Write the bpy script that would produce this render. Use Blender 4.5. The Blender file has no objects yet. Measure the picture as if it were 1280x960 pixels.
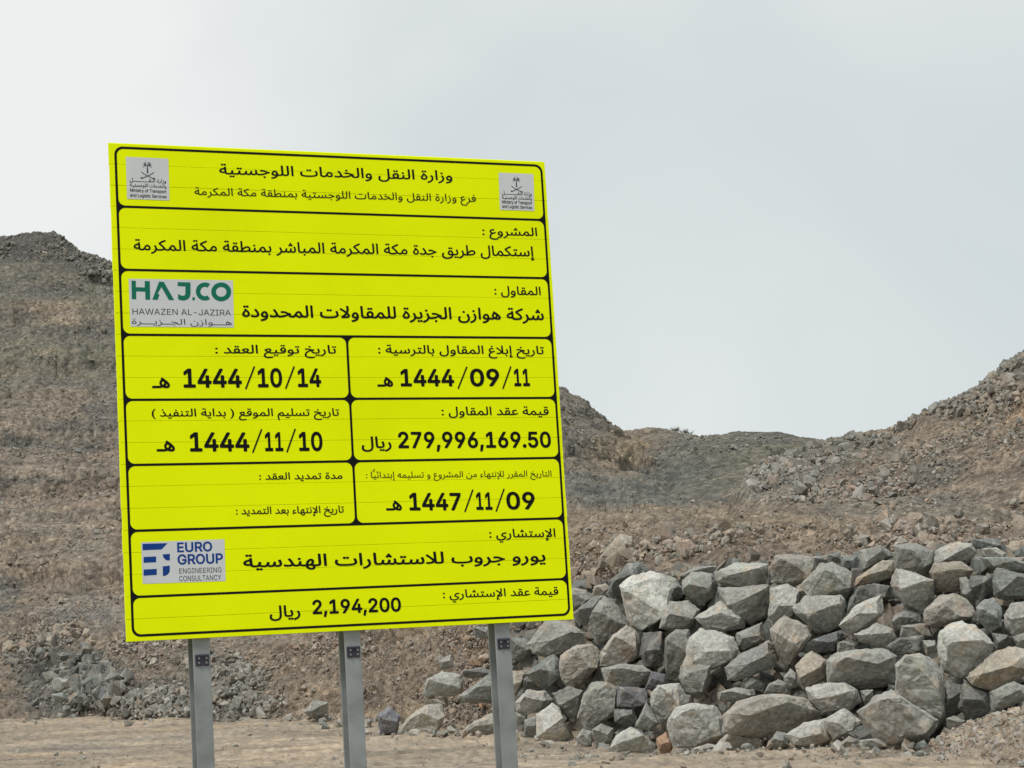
import bpy, bmesh, math, random, unicodedata
import numpy as np
from mathutils import Vector, Matrix

random.seed(7); rng = np.random.default_rng(11)
S = bpy.context.scene
COL = S.collection
W_IMG, H_IMG, F = 1280.0, 960.0, 2700.0
PITCH, ROLL, EYE = 0.10699721, -0.045, 1.6

# ------------------------------------------------------------------ camera
fw = np.array([0, math.cos(PITCH), math.sin(PITCH)])
_rt = np.array([1.0, 0, 0]); _up = np.cross(_rt, fw)
RT = _rt*math.cos(ROLL) + _up*math.sin(ROLL)
UP = -_rt*math.sin(ROLL) + _up*math.cos(ROLL)
CAM = np.array([0, 0, EYE])
cam = bpy.data.objects.new('camera', bpy.data.cameras.new('camera'))
cam.data.sensor_width = 36; cam.data.lens = F*36/W_IMG
cam.data.clip_start = 0.1; cam.data.clip_end = 3000
m = Matrix.Identity(4)
for i in range(3):
    m[i][0] = RT[i]; m[i][1] = UP[i]; m[i][2] = -fw[i]; m[i][3] = CAM[i]
cam.matrix_world = m
COL.objects.link(cam); S.camera = cam

# ------------------------------------------------------------------ light
SUN_EL, SUN_AZ = math.radians(58), math.radians(-152)      # azimuth from +Y, clockwise
sd = np.array([math.sin(SUN_AZ)*math.cos(SUN_EL), math.cos(SUN_AZ)*math.cos(SUN_EL), math.sin(SUN_EL)])
sun = bpy.data.objects.new('sun', bpy.data.lights.new('sun', 'SUN'))
sun.data.energy = 2.1; sun.data.angle = math.radians(10); sun.data.color = (1, .975, .935)
sun.rotation_euler = Vector(-sd).to_track_quat('-Z', 'Y').to_euler()
sun.location = (0, 0, 30); COL.objects.link(sun)

w = bpy.data.worlds.new('World'); S.world = w; w.use_nodes = True
nt = w.node_tree; nt.nodes.clear()
N = nt.nodes.new; Lk = nt.links.new
out = N('ShaderNodeOutputWorld'); add = N('ShaderNodeMixShader'); add.inputs[0].default_value = .9      # nine tenths cloud
sky = N('ShaderNodeTexSky'); sky.sky_type = 'NISHITA'; sky.sun_disc = False
sky.sun_elevation = SUN_EL; sky.sun_rotation = SUN_AZ; sky.dust_density = 1
b1 = N('ShaderNodeBackground'); b1.inputs[1].default_value = 0.08
Lk(sky.outputs[0], b1.inputs[0])
tc = N('ShaderNodeTexCoord')
mp = N('ShaderNodeMapping'); mp.inputs['Scale'].default_value = (1, 1, 1.9); mp.inputs['Location'].default_value = (.35, .2, .1)
nz = N('ShaderNodeTexNoise'); nz.inputs['Scale'].default_value = 2.6; nz.inputs['Detail'].default_value = 4.5
nz.inputs['Roughness'].default_value = .42; nz.inputs['Distortion'].default_value = .5
Lk(tc.outputs['Generated'], mp.inputs[0]); Lk(mp.outputs[0], nz.inputs[0])
# the cloud sheet is thinner (brighter) to the west, on the sun's side
dot = N('ShaderNodeVectorMath'); dot.operation = 'DOT_PRODUCT'
Lk(tc.outputs['Generated'], dot.inputs[0]); dot.inputs[1].default_value = (-.95, 0.2, 1.15)
ma = N('ShaderNodeMath'); ma.operation = 'MULTIPLY_ADD'; ma.inputs[1].default_value = .55; ma.inputs[2].default_value = -.035
Lk(dot.outputs['Value'], ma.inputs[0])
ad = N('ShaderNodeMath'); ad.operation = 'ADD'; Lk(ma.outputs[0], ad.inputs[0]); Lk(nz.outputs[0], ad.inputs[1])
cr = N('ShaderNodeValToRGB'); e = cr.color_ramp.elements
e[0].position = .42; e[0].color = (.60, .66, .68, 1)
e[1].position = .93; e[1].color = (.88, .88, .87, 1)
e2 = e.new(.62); e2.color = (.685, .73, .735, 1)
e3 = e.new(.78); e3.color = (.77, .80, .795, 1)
Lk(ad.outputs[0], cr.inputs[0])
b2 = N('ShaderNodeBackground'); b2.inputs[1].default_value = 1.06; Lk(cr.outputs[0], b2.inputs[0])
Lk(b1.outputs[0], add.inputs[1]); Lk(b2.outputs[0], add.inputs[2]); Lk(add.outputs[0], out.inputs[0])
vs = S.view_settings
vs.view_transform = 'Standard'; vs.look = 'None'; vs.exposure = 0; vs.gamma = 1; vs.use_curve_mapping = False
S.render.engine = 'CYCLES'

# ------------------------------------------------------------------ helpers
def ray(px, py):
    px = np.asarray(px, float); py = np.asarray(py, float)
    return fw + RT*((px-640)/F)[..., None] - UP*((py-480)/F)[..., None]
def P(px, py, d):
    """the point that shows at photo pixel px,py, d metres ahead of the camera"""
    return CAM + ray(px, py)*np.asarray(d, float)[..., None]
def project(V):
    d = V-CAM; z = d@fw
    return 640+F*(d@RT)/z, 480-F*(d@UP)/z, z

def link(name, me, mat=None, parent=None, kind=None, label=None, cat=None, group=None):
    o = bpy.data.objects.new(name, me); COL.objects.link(o)
    if mat is not None and me is not None and not me.materials: me.materials.append(mat)
    if parent is not None: o.parent = parent
    if kind: o['kind'] = kind
    if label: o['label'] = label
    if cat: o['category'] = cat
    if group: o['group'] = group
    return o

def mesh_np(name, V, Fc, smooth=True, colors=None):
    me = bpy.data.meshes.new(name)
    k = Fc.shape[1]
    me.vertices.add(len(V)); me.vertices.foreach_set('co', np.ascontiguousarray(V, np.float32).ravel())
    me.loops.add(Fc.size); me.loops.foreach_set('vertex_index', np.ascontiguousarray(Fc, np.int32).ravel())
    me.polygons.add(len(Fc))
    me.polygons.foreach_set('loop_start', np.arange(0, Fc.size, k, dtype=np.int32))
    me.polygons.foreach_set('use_smooth', np.full(len(Fc), smooth, bool))
    me.update(calc_edges=True)
    if colors is not None:
        a = me.color_attributes.new('tint', 'FLOAT_COLOR', 'POINT')
        c = np.ones((len(V), 4), np.float32); c[:, :3] = colors
        a.data.foreach_set('color', c.ravel())
    return me

def _h(ix, iy, iz, seed):
    n = (ix.astype(np.uint32)*np.uint32(374761393) + iy.astype(np.uint32)*np.uint32(668265263)
         + iz.astype(np.uint32)*np.uint32(2147483647) + np.uint32((seed*144665+1013) & 0xffffffff))
    n = (n ^ (n >> np.uint32(13)))*np.uint32(1274126177)
    n = (n ^ (n >> np.uint32(16)))*np.uint32(2246822519)
    n = n ^ (n >> np.uint32(15))
    return (n & np.uint32(0xffffff)).astype(np.float32)/np.float32(0x7fffff) - 1
def vnoise(p, seed=0):
    p = p.astype(np.float32); i = np.floor(p); f = p-i; i = i.astype(np.int32); u = f*f*(3-2*f)
    r = 0
    for dx in (0, 1):
        wx = u[..., 0] if dx else 1-u[..., 0]
        for dy in (0, 1):
            wy = u[..., 1] if dy else 1-u[..., 1]
            for dz in (0, 1):
                wz = u[..., 2] if dz else 1-u[..., 2]
                r = r + wx*wy*wz*_h(i[..., 0]+dx, i[..., 1]+dy, i[..., 2]+dz, seed)
    return r
ROT = np.linalg.qr(np.random.default_rng(3).normal(size=(3, 3)))[0]
def fbm(p, octv=5, gain=.5, seed=0, ridge=False, lac=2.07):
    a, s, r = 1.0, 0.0, 0
    for k in range(octv):
        n = vnoise(p, seed+k)
        if ridge: n = 1-2*np.abs(n)
        r = r+a*n; s += a; a *= gain; p = (p@ROT)*lac+7.3
    return r/s

# ------------------------------------------------------------------ materials
def nodes(name, rough=.9, spec=.2):
    mt = bpy.data.materials.new(name); mt.use_nodes = True
    t = mt.node_tree; bs = t.nodes['Principled BSDF']
    bs.inputs['Roughness'].default_value = rough; bs.inputs['Specular IOR Level'].default_value = spec
    return mt, t, bs
def nn(t, typ, **kw):
    n = t.nodes.new(typ)
    for k, v in kw.items():
        if k in n.inputs: n.inputs[k].default_value = v
        else: setattr(n, k, v)
    return n
def mixc(t, blend, fac, a, b):
    n = t.nodes.new('ShaderNodeMix'); n.data_type = 'RGBA'; n.blend_type = blend
    for s_, v in ((n.inputs[0], fac), (n.inputs[6], a), (n.inputs[7], b)):
        if hasattr(v, 'links'): t.links.new(v, s_)
        else: s_.default_value = v
    return n.outputs[2]
def ramp(t, src, stops):
    r = t.nodes.new('ShaderNodeValToRGB'); el = r.color_ramp.elements
    el[0].position, el[0].color = stops[0][0], (*stops[0][1], 1)
    el[1].position, el[1].color = stops[-1][0], (*stops[-1][1], 1)
    for p_, c_ in stops[1:-1]:
        x = el.new(p_); x.color = (*c_, 1)
    t.links.new(src, r.inputs[0]); return r.outputs[0]
g3 = lambda v: (v, v, v)

def rock_material(name, src, s=1.0, bump=.02, pale_edges=False):
    """weathered broken rock; src 'object' = object colour, 'attr' = tint attribute"""
    mt, t, bs = nodes(name, .88, .22)
    if src == 'object': c = nn(t, 'ShaderNodeObjectInfo').outputs['Color']
    else: c = nn(t, 'ShaderNodeVertexColor', layer_name='tint').outputs['Color']
    co = nn(t, 'ShaderNodeNewGeometry').outputs['Position']
    n1 = nn(t, 'ShaderNodeTexNoise', Scale=2.2*s, Detail=5, Roughness=.6, Distortion=.6); t.links.new(co, n1.inputs['Vector'])
    n2 = nn(t, 'ShaderNodeTexNoise', Scale=26*s, Detail=6, Roughness=.72); t.links.new(co, n2.inputs['Vector'])
    n3 = nn(t, 'ShaderNodeTexNoise', Scale=4.5*s, Detail=3, Roughness=.5); t.links.new(co, n3.inputs['Vector'])
    c = mixc(t, 'MULTIPLY', 1, c, ramp(t, n1.outputs[0], [(.3, g3(.74)), (.5, g3(1)), (.72, g3(1.22))]))
    c = mixc(t, 'MULTIPLY', 1, c, ramp(t, n2.outputs[0], [(.3, g3(.58)), (.5, g3(1)), (.7, g3(1.42))]))
    geo = nn(t, 'ShaderNodeNewGeometry')
    if pale_edges: c = mixc(t, 'MIX', ramp(t, geo.outputs['Pointiness'], [(.52, g3(0)), (.60, g3(.38))]), c, (.46, .445, .41, 1))     # paler along convex edges
    # iron staining and greenish weathering in patches
    c = mixc(t, 'MULTIPLY', ramp(t, n3.outputs[0], [(.56, g3(0)), (.68, g3(.55))]), c, (1.22, .98, .78, 1))
    c = mixc(t, 'MULTIPLY', ramp(t, n1.outputs[1], [(.5, g3(0)), (.66, g3(.5))]), c, (.9, 1.03, .98, 1))
    # quartz veins
    wv = nn(t, 'ShaderNodeTexWave', Scale=.55*s, Distortion=9, Detail=3); wv.inputs['Detail Scale'].default_value = 1.2
    t.links.new(co, wv.inputs['Vector'])
    c = mixc(t, 'MIX', ramp(t, wv.outputs['Fac'], [(.965, g3(0)), (.995, g3(.35))]), c, (.45, .43, .39, 1))
    t.links.new(c, bs.inputs['Base Color'])
    b = nn(t, 'ShaderNodeBump', Strength=.75, Distance=bump); 
    h = nn(t, 'ShaderNodeTexNoise', Scale=11*s, Detail=9, Roughness=.68); t.links.new(co, h.inputs['Vector'])
    t.links.new(h.outputs[0], b.inputs['Height']); t.links.new(b.outputs[0], bs.inputs['Normal'])
    return mt

def dirt_material(name, s=1.0, bump=.04, gravel=True, layers=(.28, .28, 2.6)):
    mt, t, bs = nodes(name, .95, .1)
    c = nn(t, 'ShaderNodeVertexColor', layer_name='tint').outputs['Color']
    co = nn(t, 'ShaderNodeNewGeometry').outputs['Position']
    n1 = nn(t, 'ShaderNodeTexNoise', Scale=.35*s, Detail=7, Roughness=.68, Distortion=.1); t.links.new(co, n1.inputs['Vector'])
    n2 = nn(t, 'ShaderNodeTexNoise', Scale=7*s, Detail=7, Roughness=.75); t.links.new(co, n2.inputs['Vector'])
    c = mixc(t, 'MULTIPLY', 1, c, ramp(t, n1.outputs[0], [(.32, (.74, .76, .79)), (.5, g3(1)), (.7, (1.22, 1.18, 1.13))]))
    c = mixc(t, 'MULTIPLY', 1, c, ramp(t, n2.outputs[0], [(.3, g3(.58)), (.5, g3(1.02)), (.7, g3(1.46))]))
    # thin layers of differently coloured spoil, nearly level
    mpn = nn(t, 'ShaderNodeMapping'); mpn.inputs['Scale'].default_value = layers; mpn.inputs['Rotation'].default_value = (0, .07, 0); t.links.new(co, mpn.inputs[0])
    n4 = nn(t, 'ShaderNodeTexNoise', Scale=1.1*s, Detail=7, Roughness=.7, Distortion=.15); t.links.new(mpn.outputs[0], n4.inputs['Vector'])
    c = mixc(t, 'MULTIPLY', 1, c, ramp(t, n4.outputs[0], [(.33, (.72, .73, .75)), (.48, g3(.98)), (.56, (1.04, 1.02, .99)), (.68, (1.3, 1.22, 1.1))]))
    b = nn(t, 'ShaderNodeBump', Strength=.8, Distance=bump)
    hn = n2.outputs[0]
    if gravel:
        v = nn(t, 'ShaderNodeTexVoronoi', Scale=6*s); t.links.new(co, v.inputs['Vector'])
        v2 = nn(t, 'ShaderNodeTexVoronoi', Scale=15*s); t.links.new(co, v2.inputs['Vector'])
        c = mixc(t, 'MULTIPLY', 1, c, ramp(t, v.outputs['Color'], [(.1, g3(.66)), (.9, g3(1.24))]))
        c = mixc(t, 'MULTIPLY', .9, c, ramp(t, v2.outputs['Color'], [(.1, g3(.68)), (.9, g3(1.26))]))
        su = nn(t, 'ShaderNodeMath', operation='SUBTRACT'); t.links.new(hn, su.inputs[0]); t.links.new(v.outputs['Distance'], su.inputs[1])
        hn = su.outputs[0]
    t.links.new(c, bs.inputs['Base Color'])
    t.links.new(hn, b.inputs['Height']); t.links.new(b.outputs[0], bs.inputs['Normal'])
    return mt

def flat_material(name, col, rough=.5, spec=.3, metal=0, var=0.0, scale=3, bump=0):
    mt, t, bs = nodes(name, rough, spec); bs.inputs['Metallic'].default_value = metal
    bs.inputs['Base Color'].default_value = (*col, 1)
    if var:
        co = nn(t, 'ShaderNodeTexCoord').outputs['Object']
        n = nn(t, 'ShaderNodeTexNoise', Scale=scale, Detail=5, Roughness=.6); t.links.new(co, n.inputs['Vector'])
        c = mixc(t, 'MULTIPLY', 1, (*col, 1), ramp(t, n.outputs[0], [(.3, g3(1-var)), (.5, g3(1)), (.7, g3(1+var*.6))]))
        t.links.new(c, bs.inputs['Base Color'])
        if bump:
            b = nn(t, 'ShaderNodeBump', Strength=.4, Distance=bump); t.links.new(n.outputs[0], b.inputs['Height']); t.links.new(b.outputs[0], bs.inputs['Normal'])
    return mt

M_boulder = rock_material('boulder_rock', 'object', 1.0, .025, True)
M_stone = rock_material('small_stone', 'object', 2.0, .01)
M_rubble = rock_material('rubble_rock', 'attr', 2.0, .01)
M_dirt = dirt_material('hillside_dirt', 1.0, .13)
M_far = dirt_material('far_hill_dirt', .55, .2)
M_ground = dirt_material('ground_dirt', 1.3, .03, False, (.35, 3.2, 1))

# ------------------------------------------------------------------ colours (base reflectances)
BROWN = np.array((.270, .229, .182)); GREY = np.array((.212, .204, .176)); DARK = np.array((.124, .120, .107))
TAN = np.array((.335, .286, .226)); PINK = np.array((.295, .235, .188)); PALE = np.array((.36, .345, .31))
GREEN = np.array((.185, .195, .18)); OLIVE = np.array((.192, .184, .146)); RUST = np.array((.33, .22, .15))

# ------------------------------------------------------------------ terrain
def blur(A, k, axis):
    if k < 2: return A
    pad = [(0, 0)]*A.ndim; pad[axis] = (k, k)
    B = np.pad(A, pad, mode='edge'); c = np.cumsum(B, axis=axis)
    n = A.shape[axis]
    return (np.take(c, np.arange(2*k, 2*k+n), axis) - np.take(c, np.arange(0, n), axis))/(2*k)

def sheet(name, cols, px_step, seg_n, blobs, base, amp, mat, k=(18, 7), terr=0.0, seed=0, back=None, gain=.52, freq=.16, benches=()):
    xs = sorted(cols); rows = len(cols[xs[0]])
    C = np.array([[P(np.array(x), np.array(cols[x][r][0]), np.array(cols[x][r][1])) for r in range(rows)] for x in xs])
    sk = C[:, :1].copy(); sk[..., 2] -= .9; sk[..., 1] -= .25
    C = np.concatenate([sk, C], 1); rows += 1
    if back:      # the far side of the hill falls away behind its crest
        last = C[:, -1:]; away = (last[..., :2]-CAM[:2]); away = away/np.linalg.norm(away, axis=-1, keepdims=True)
        b1_ = last.copy(); b1_[..., :2] += away*back*.25; b1_[..., 2] -= .3
        b2_ = last.copy(); b2_[..., :2] += away*back; b2_[..., 2] = -1
        C = np.concatenate([C, b1_, b2_], 1); rows += 2
    px = [xs[0]]
    while px[-1] < xs[-1]:
        x = px[-1]; px.append(x+(px_step if -40 < x < 1320 else px_step*6))
    px = np.array(px); 
    sn = [6]+list(seg_n)+([12, 30] if back else [])
    rp = np.concatenate([np.arange(n)/n+i for i, n in enumerate(sn)]+[[rows-1]])
    G = np.zeros((len(px), rows, 3))
    for r in range(rows):
        for c in range(3): G[:, r, c] = np.interp(px, xs, C[:, r, c])
    i0 = np.minimum(np.floor(rp).astype(int), rows-2); fr = (rp-i0)[None, :, None]
    G = G[:, i0]*(1-fr)+G[:, i0+1]*fr
    for _ in range(2):
        G = blur(G, k[0], 0); G = blur(G, k[1], 1)
    if terr:
        for s_, tw, k_ in ((2.3, .55, 0), (.62, .45, 1)):
            z = G[..., 2]; zz = z/s_ + fbm(G*np.array((.045, .045, .12))*(1+2*k_), 6, .6, seed+60+k_)*1.25
            f = zz-np.floor(zz); st = np.clip((f-.32)/.36, 0, 1); st = st*st*(3-2*st)
            G[..., 2] += terr*tw*(st-f)*s_*np.clip(.55+fbm(G*.09, 3, .5, seed+70+k_)*1.4, 0, 1.1)*np.clip((z-.5)/1.5, 0, 1)
    for z0, ah, wd in benches:      # cut benches: a steep riser with a shelf above and below
        gx_ = G[..., 0]; z = G[..., 2]; zw = z0+fbm(np.stack([gx_*.11, G[..., 1]*.02, z*0+z0], -1), 4, .6, seed+65)*.5
        t_ = (z-zw)/wd; hh_ = np.clip(t_*7, -1, 1)*np.clip(1-np.abs(t_), 0, 1)
        G[..., 2] += ah*hh_*np.clip((4-gx_)/8, 0, 1)
    du = np.gradient(G, axis=0); dv = np.gradient(G, axis=1)
    nr = np.cross(du, dv); nr /= np.linalg.norm(nr, axis=-1, keepdims=True)+1e-9
    nr[nr[..., 2] < 0] *= -1
    q = G.copy(); q[..., 2] *= 1.7
    n = fbm(q*freq, 3, .55, seed)*1.0*amp + fbm(q*freq*np.array((3.2, 3.2, 6.5)), 6, .56, seed+20, ridge=True)*.40*amp + np.maximum(0, fbm(q*freq*17, 4, .6, seed+40, ridge=True)-.1)*.16*amp
    G = G+nr*n[..., None]
    nx, ny = G.shape[:2]; V = G.reshape(-1, 3)
    idx = np.arange(nx*ny).reshape(nx, ny)
    Fc = np.stack([idx[:-1, :-1], idx[1:, :-1], idx[1:, 1:], idx[:-1, 1:]], -1).reshape(-1, 4)
    vx, vy, _ = project(V)
    wob = fbm(V*.35, 3, .5, seed+80)
    wx, wy = vx+wob*26, vy+fbm(V*.35+31, 3, .5, seed+90)*14
    colr = np.tile(base, (len(V), 1))
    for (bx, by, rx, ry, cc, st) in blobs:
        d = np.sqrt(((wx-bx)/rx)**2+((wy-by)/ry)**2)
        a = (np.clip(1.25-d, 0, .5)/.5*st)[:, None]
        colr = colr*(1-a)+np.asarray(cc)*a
    me = mesh_np(name, V, Fc, True, colr)
    link(name, me, mat, kind='structure')
    return dict(V=V, vx=vx, vy=vy, n=nr.reshape(-1, 3), col=colr, shape=(nx, ny))

A_cols = {
 -520: [(900, 40), (868, 43), (790, 49), (715, 55), (645, 62), (600, 66), (540, 72), (410, 88), (336, 105)],
 0:   [(902, 41), (868, 43), (790, 47), (715, 52), (642, 60), (597, 63), (540, 70), (405, 86), (301, 102)],
 30:  [(902, 41), (868, 43), (790, 47), (715, 52), (642, 60), (597, 63), (540, 70), (405, 86), (295, 102)],
 75:  [(902, 40.5), (868, 42.5), (790, 46.5), (715, 51.5), (642, 60), (597, 63), (540, 70), (402, 86), (295, 101)],
 100: [(903, 40), (868, 42), (790, 46), (715, 51), (641, 60), (597, 63), (541, 70), (401, 86), (308, 100)],
 135: [(904, 39), (864, 41), (790, 45), (715, 50.5), (640, 60), (597, 63), (543, 70), (400, 86), (337, 98)],
 300: [(906, 36.2), (850, 38), (790, 42), (715, 48), (650, 58), (600, 62), (540, 70), (430, 84), (345, 95)],
 450: [(914, 33), (845, 35), (785, 37.5), (700, 43), (650, 55), (600, 61), (540, 70), (460, 82), (400, 92)],
 600: [(926, 29.6), (855, 31), (790, 32.8), (700, 37), (652, 48), (600, 60), (545, 68), (490, 80), (435, 90)],
 700: [(940, 27.4), (860, 28.8), (770, 30.6), (690, 33), (655, 42), (605, 58), (560, 66), (515, 76), (472, 86)],
 716: [(940, 27.2), (860, 28.6), (769, 30.4), (690, 32.8), (655, 42), (608, 57), (565, 65), (525, 75), (485, 85)],
 740: [(942, 26.6), (860, 28.1), (765, 29.9), (690, 32.2), (655, 41), (612, 56), (580, 64), (545, 74), (511, 84)],
 766: [(944, 26.2), (860, 27.6), (760, 29.3), (689, 31.7), (655, 40.5), (618, 55), (592, 62), (562, 72), (538, 82)],
 800: [(946, 25.6), (860, 27), (750, 28.6), (688, 31), (654, 39), (622, 54), (602, 62), (575, 72), (556, 82)],
 830: [(948, 25.3), (860, 26.6), (747, 28.2), (685, 30.5), (653, 38.5), (630, 53), (616, 62), (600, 72), (590, 83)],
 880: [(950, 24.9), (862, 26.2), (745, 27.8), (682, 30), (651, 38), (638, 51), (630, 62), (622, 72), (616, 85)],
 1000: [(955, 24), (865, 25.3), (740, 26.9), (678, 29.3), (648, 37.5), (636, 50), (629, 62), (622, 74), (616, 90)],
 1280: [(966, 21.8), (880, 23), (735, 24.8), (672, 27.6), (646, 36), (634, 48), (626, 60), (618, 74), (610, 90)],
 1800: [(990, 19.5), (900, 20.5), (735, 22.6), (665, 25.6), (640, 34), (625, 46), (615, 60), (605, 74), (595, 90)],
}
A_blobs = [
 (60, 640, 500, 150, BROWN, .6), (60, 370, 420, 110, OLIVE*1.0, .95), (300, 430, 200, 90, OLIVE, .8),
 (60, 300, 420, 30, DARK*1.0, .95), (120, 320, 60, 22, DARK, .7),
 (40, 362, 60, 12, DARK*1.2, .7), (25, 395, 200, 9, TAN*.8, .35), (50, 412, 170, 14, DARK*1.35, .75), (45, 384, 50, 9, PINK*.9, .5),  # dark strip under the upper ledge: its shade put into the tint
 (140, 370, 14, 30, GREY*1.05, .7), (135, 500, 20, 30, GREY, .7), (70, 540, 300, 6, TAN*1.08, .9), (60, 552, 300, 5, DARK*1.45, .75), (110, 526, 60, 9, DARK*1.5, .5),  # tan ledge, with riser shade painted as a dark band below it
 (60, 594, 300, 7, TAN*1.1, .9), (60, 607, 300, 5, DARK*1.5, .75), (60, 398, 300, 5, TAN*.85, .8), (60, 480, 300, 4, DARK*1.6, .5), (60, 655, 300, 5, TAN*1.02, .6), (110, 615, 60, 14, PINK*1.0, .5), (90, 640, 90, 8, DARK*1.6, .4), (20, 555, 26, 8, GREEN*.9, .6),  # dark bands under the ledges paint in the shade of the bench risers
 (105, 680, 30, 14, GREY*.95, .6), (5, 740, 34, 26, GREEN*.8, .7), (105, 765, 46, 26, PALE*.72, .65), (90, 850, 70, 44, GREEN*.8, .85),
 (100, 790, 130, 14, TAN*.85, .5), (200, 830, 60, 40, TAN*.8, .4), (260, 870, 90, 34, GREY*.9, .8),
 (500, 840, 140, 70, (.292, .238, .182), .85), (600, 810, 26, 26, RUST*.85, .5),
 (725, 520, 60, 70, GREY*.85, .75), (740, 590, 46, 22, BROWN*.95, .6), (800, 560, 60, 24, (.28, .23, .16), .6), (795, 610, 120, 22, GREEN*.9, .75),
 (900, 645, 150, 16, (.285, .245, .185), .7), (960, 620, 160, 10, GREY*.9, .8), (1180, 640, 120, 10, GREY*1.1, .5),
 (980, 690, 330, 34, (.29, .235, .18), .8), (1250, 665, 30, 12, PINK, .5), (760, 690, 60, 40, (.31, .25, .185), .7)]
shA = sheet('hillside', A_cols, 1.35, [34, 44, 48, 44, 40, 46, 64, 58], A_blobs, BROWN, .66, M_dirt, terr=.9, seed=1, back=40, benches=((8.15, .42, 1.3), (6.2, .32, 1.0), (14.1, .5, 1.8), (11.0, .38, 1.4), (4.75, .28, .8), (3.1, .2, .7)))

B_cols = {
 560: [(640, 70), (615, 75), (590, 80), (565, 86), (545, 92)],
 760: [(640, 62), (615, 68), (590, 74), (562, 82), (541, 90)],
 790: [(640, 61), (615, 67), (590, 73), (560, 80), (536.5, 88)],
 805: [(640, 61), (615, 67), (590, 73), (560, 80), (535, 88)],
 830: [(640, 60), (615, 65), (590, 71), (560, 77), (539, 86)],
 850: [(640, 59), (612, 63), (585, 69), (556, 76), (536.5, 84)],
 880: [(640, 58), (612, 62), (585, 68), (556, 76), (540, 84)],
 915: [(640, 57), (610, 61), (585, 67), (556, 75), (538, 84)],
 960: [(640, 56), (610, 60), (585, 66), (558, 74), (541, 84)],
 985: [(640, 55), (610, 60), (585, 66), (560, 74), (543, 84)],
 1030: [(640, 54), (612, 60), (590, 66), (570, 74), (554, 84)],
 1060: [(640, 53), (614, 60), (594, 66), (576, 74), (560, 84)],
 1300: [(640, 52), (616, 60), (598, 66), (584, 74), (572, 84)],
}
B_blobs = [(810, 540, 30, 9, TAN*.85, .8), (800, 556, 40, 14, (.24, .195, .145), .6), (920, 545, 130, 9, DARK*1.25, .6), (860, 545, 30, 8, GREY*1.2, .3),
 (845, 585, 60, 30, GREEN*.82, .6), (940, 575, 90, 14, OLIVE*.9, .5)]
shB = sheet('ridge', B_cols, 1.5, [30, 34, 40, 34], B_blobs, OLIVE*1.02, .34, M_far, k=(10, 6), terr=.35, seed=5, back=40)

C_cols = {
 840: [(690, 40), (688, 44), (684, 47), (680, 50), (676, 54), (672, 58)],
 895: [(660, 40), (654, 44), (650, 47), (646, 50), (642, 54), (640, 58)],
 940: [(645, 38), (628, 42), (612, 46), (602, 50), (594, 54), (588, 58)],
 1000: [(645, 37), (622, 41), (602, 45), (588, 50), (574, 55), (562, 60)],
 1035: [(646, 36.5), (620, 41), (598, 45), (580, 50), (566, 55), (553, 60)],
 1080: [(647, 36), (618, 40), (594, 44), (574, 49), (557, 54), (545, 59)],
 1122: [(648, 35.5), (616, 39), (590, 43), (568, 47), (550, 52), (536, 57)],
 1134: [(648, 35.5), (615, 39), (588, 42), (562, 45), (540, 49), (523, 54)],
 1185: [(650, 35), (612, 38), (580, 41), (548, 44), (522, 48), (502, 52)],
 1228: [(651, 34.5), (608, 37), (570, 40), (535, 43), (505, 46), (481, 50)],
 1250: [(652, 34.3), (606, 37), (565, 40), (525, 43), (492, 46), (462, 49)],
 1280: [(652, 34), (604, 36.5), (560, 39), (515, 42), (478, 45), (441, 48)],
 1420: [(650, 33), (600, 35), (545, 38), (490, 41), (440, 44), (390, 47)],
 1800: [(640, 31), (585, 34), (520, 37), (450, 40), (390, 43), (330, 46)],
}
C_blobs = [(1010, 575, 70, 30, GREY*1.0, .8), (960, 610, 50, 20, GREY*1.1, .8), (1100, 600, 60, 18, PINK*.95, .7), (1060, 572, 40, 12, OLIVE, .7),
 (1165, 590, 34, 18, GREY*.95, .8), (1110, 630, 110, 12, GREY*1.1, .6), (1200, 500, 90, 14, GREY*.9, .6), (1265, 460, 40, 20, GREY*.85, .7), (1275, 510, 30, 24, RUST*.95, .5),
 (1250, 570, 40, 30, PINK*.95, .5), (1150, 560, 30, 20, TAN*.95, .6), (1220, 540, 60, 30, (.26, .22, .165), .5), (1070, 555, 60, 10, GREY*.95, .7)]
shC = sheet('hill', C_cols, 1.35, [40, 44, 48, 50, 50], C_blobs, (.272, .230, .182), .36, M_dirt, k=(14, 6), terr=.3, seed=9, back=30, freq=.22)

# ground: one sheet to the horizon, finely divided where the photograph shows it
def ground_z(x, y):
    p = np.stack([x, y, np.zeros_like(x)], -1)
    along = x*.97+y*.24; across = -x*.24*.9+y*.97
    q1 = np.stack([along*.05, across*1.15, np.zeros_like(x)], -1); q2 = np.stack([along*.16, across*3.4, np.zeros_like(x)+4], -1)
    near = np.clip(1-(np.hypot(x, y)-40)/40, 0, 1)
    z = fbm(q1, 3, .55, 201)*.11 + fbm(q2, 4, .62, 211, ridge=True)*.085 + fbm(p*.9, 5, .6, 221)*.03 + np.maximum(0, fbm(p*np.array((.5, .9, 1)), 4, .55, 241))*.16*np.clip((np.hypot(x, y)-(26+.0*x))/9, 0, 1) + np.maximum(0, fbm(p*5, 3, .6, 231))*.03
    return z*near
gx = np.concatenate([np.linspace(-900, -24, 26), np.linspace(-23, 23, 760), np.linspace(24, 900, 26)])
gy = np.concatenate([np.linspace(-300, 4, 20), np.linspace(5, 17, 60), np.linspace(17.04, 34, 420), np.linspace(34.1, 60, 130), np.linspace(62, 1500, 30)])
X, Y = np.meshgrid(gx, gy, indexing='ij'); Z = ground_z(X, Y)
V = np.stack([X, Y, Z], -1).reshape(-1, 3); nx, ny = X.shape
idx = np.arange(nx*ny).reshape(nx, ny)
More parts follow.
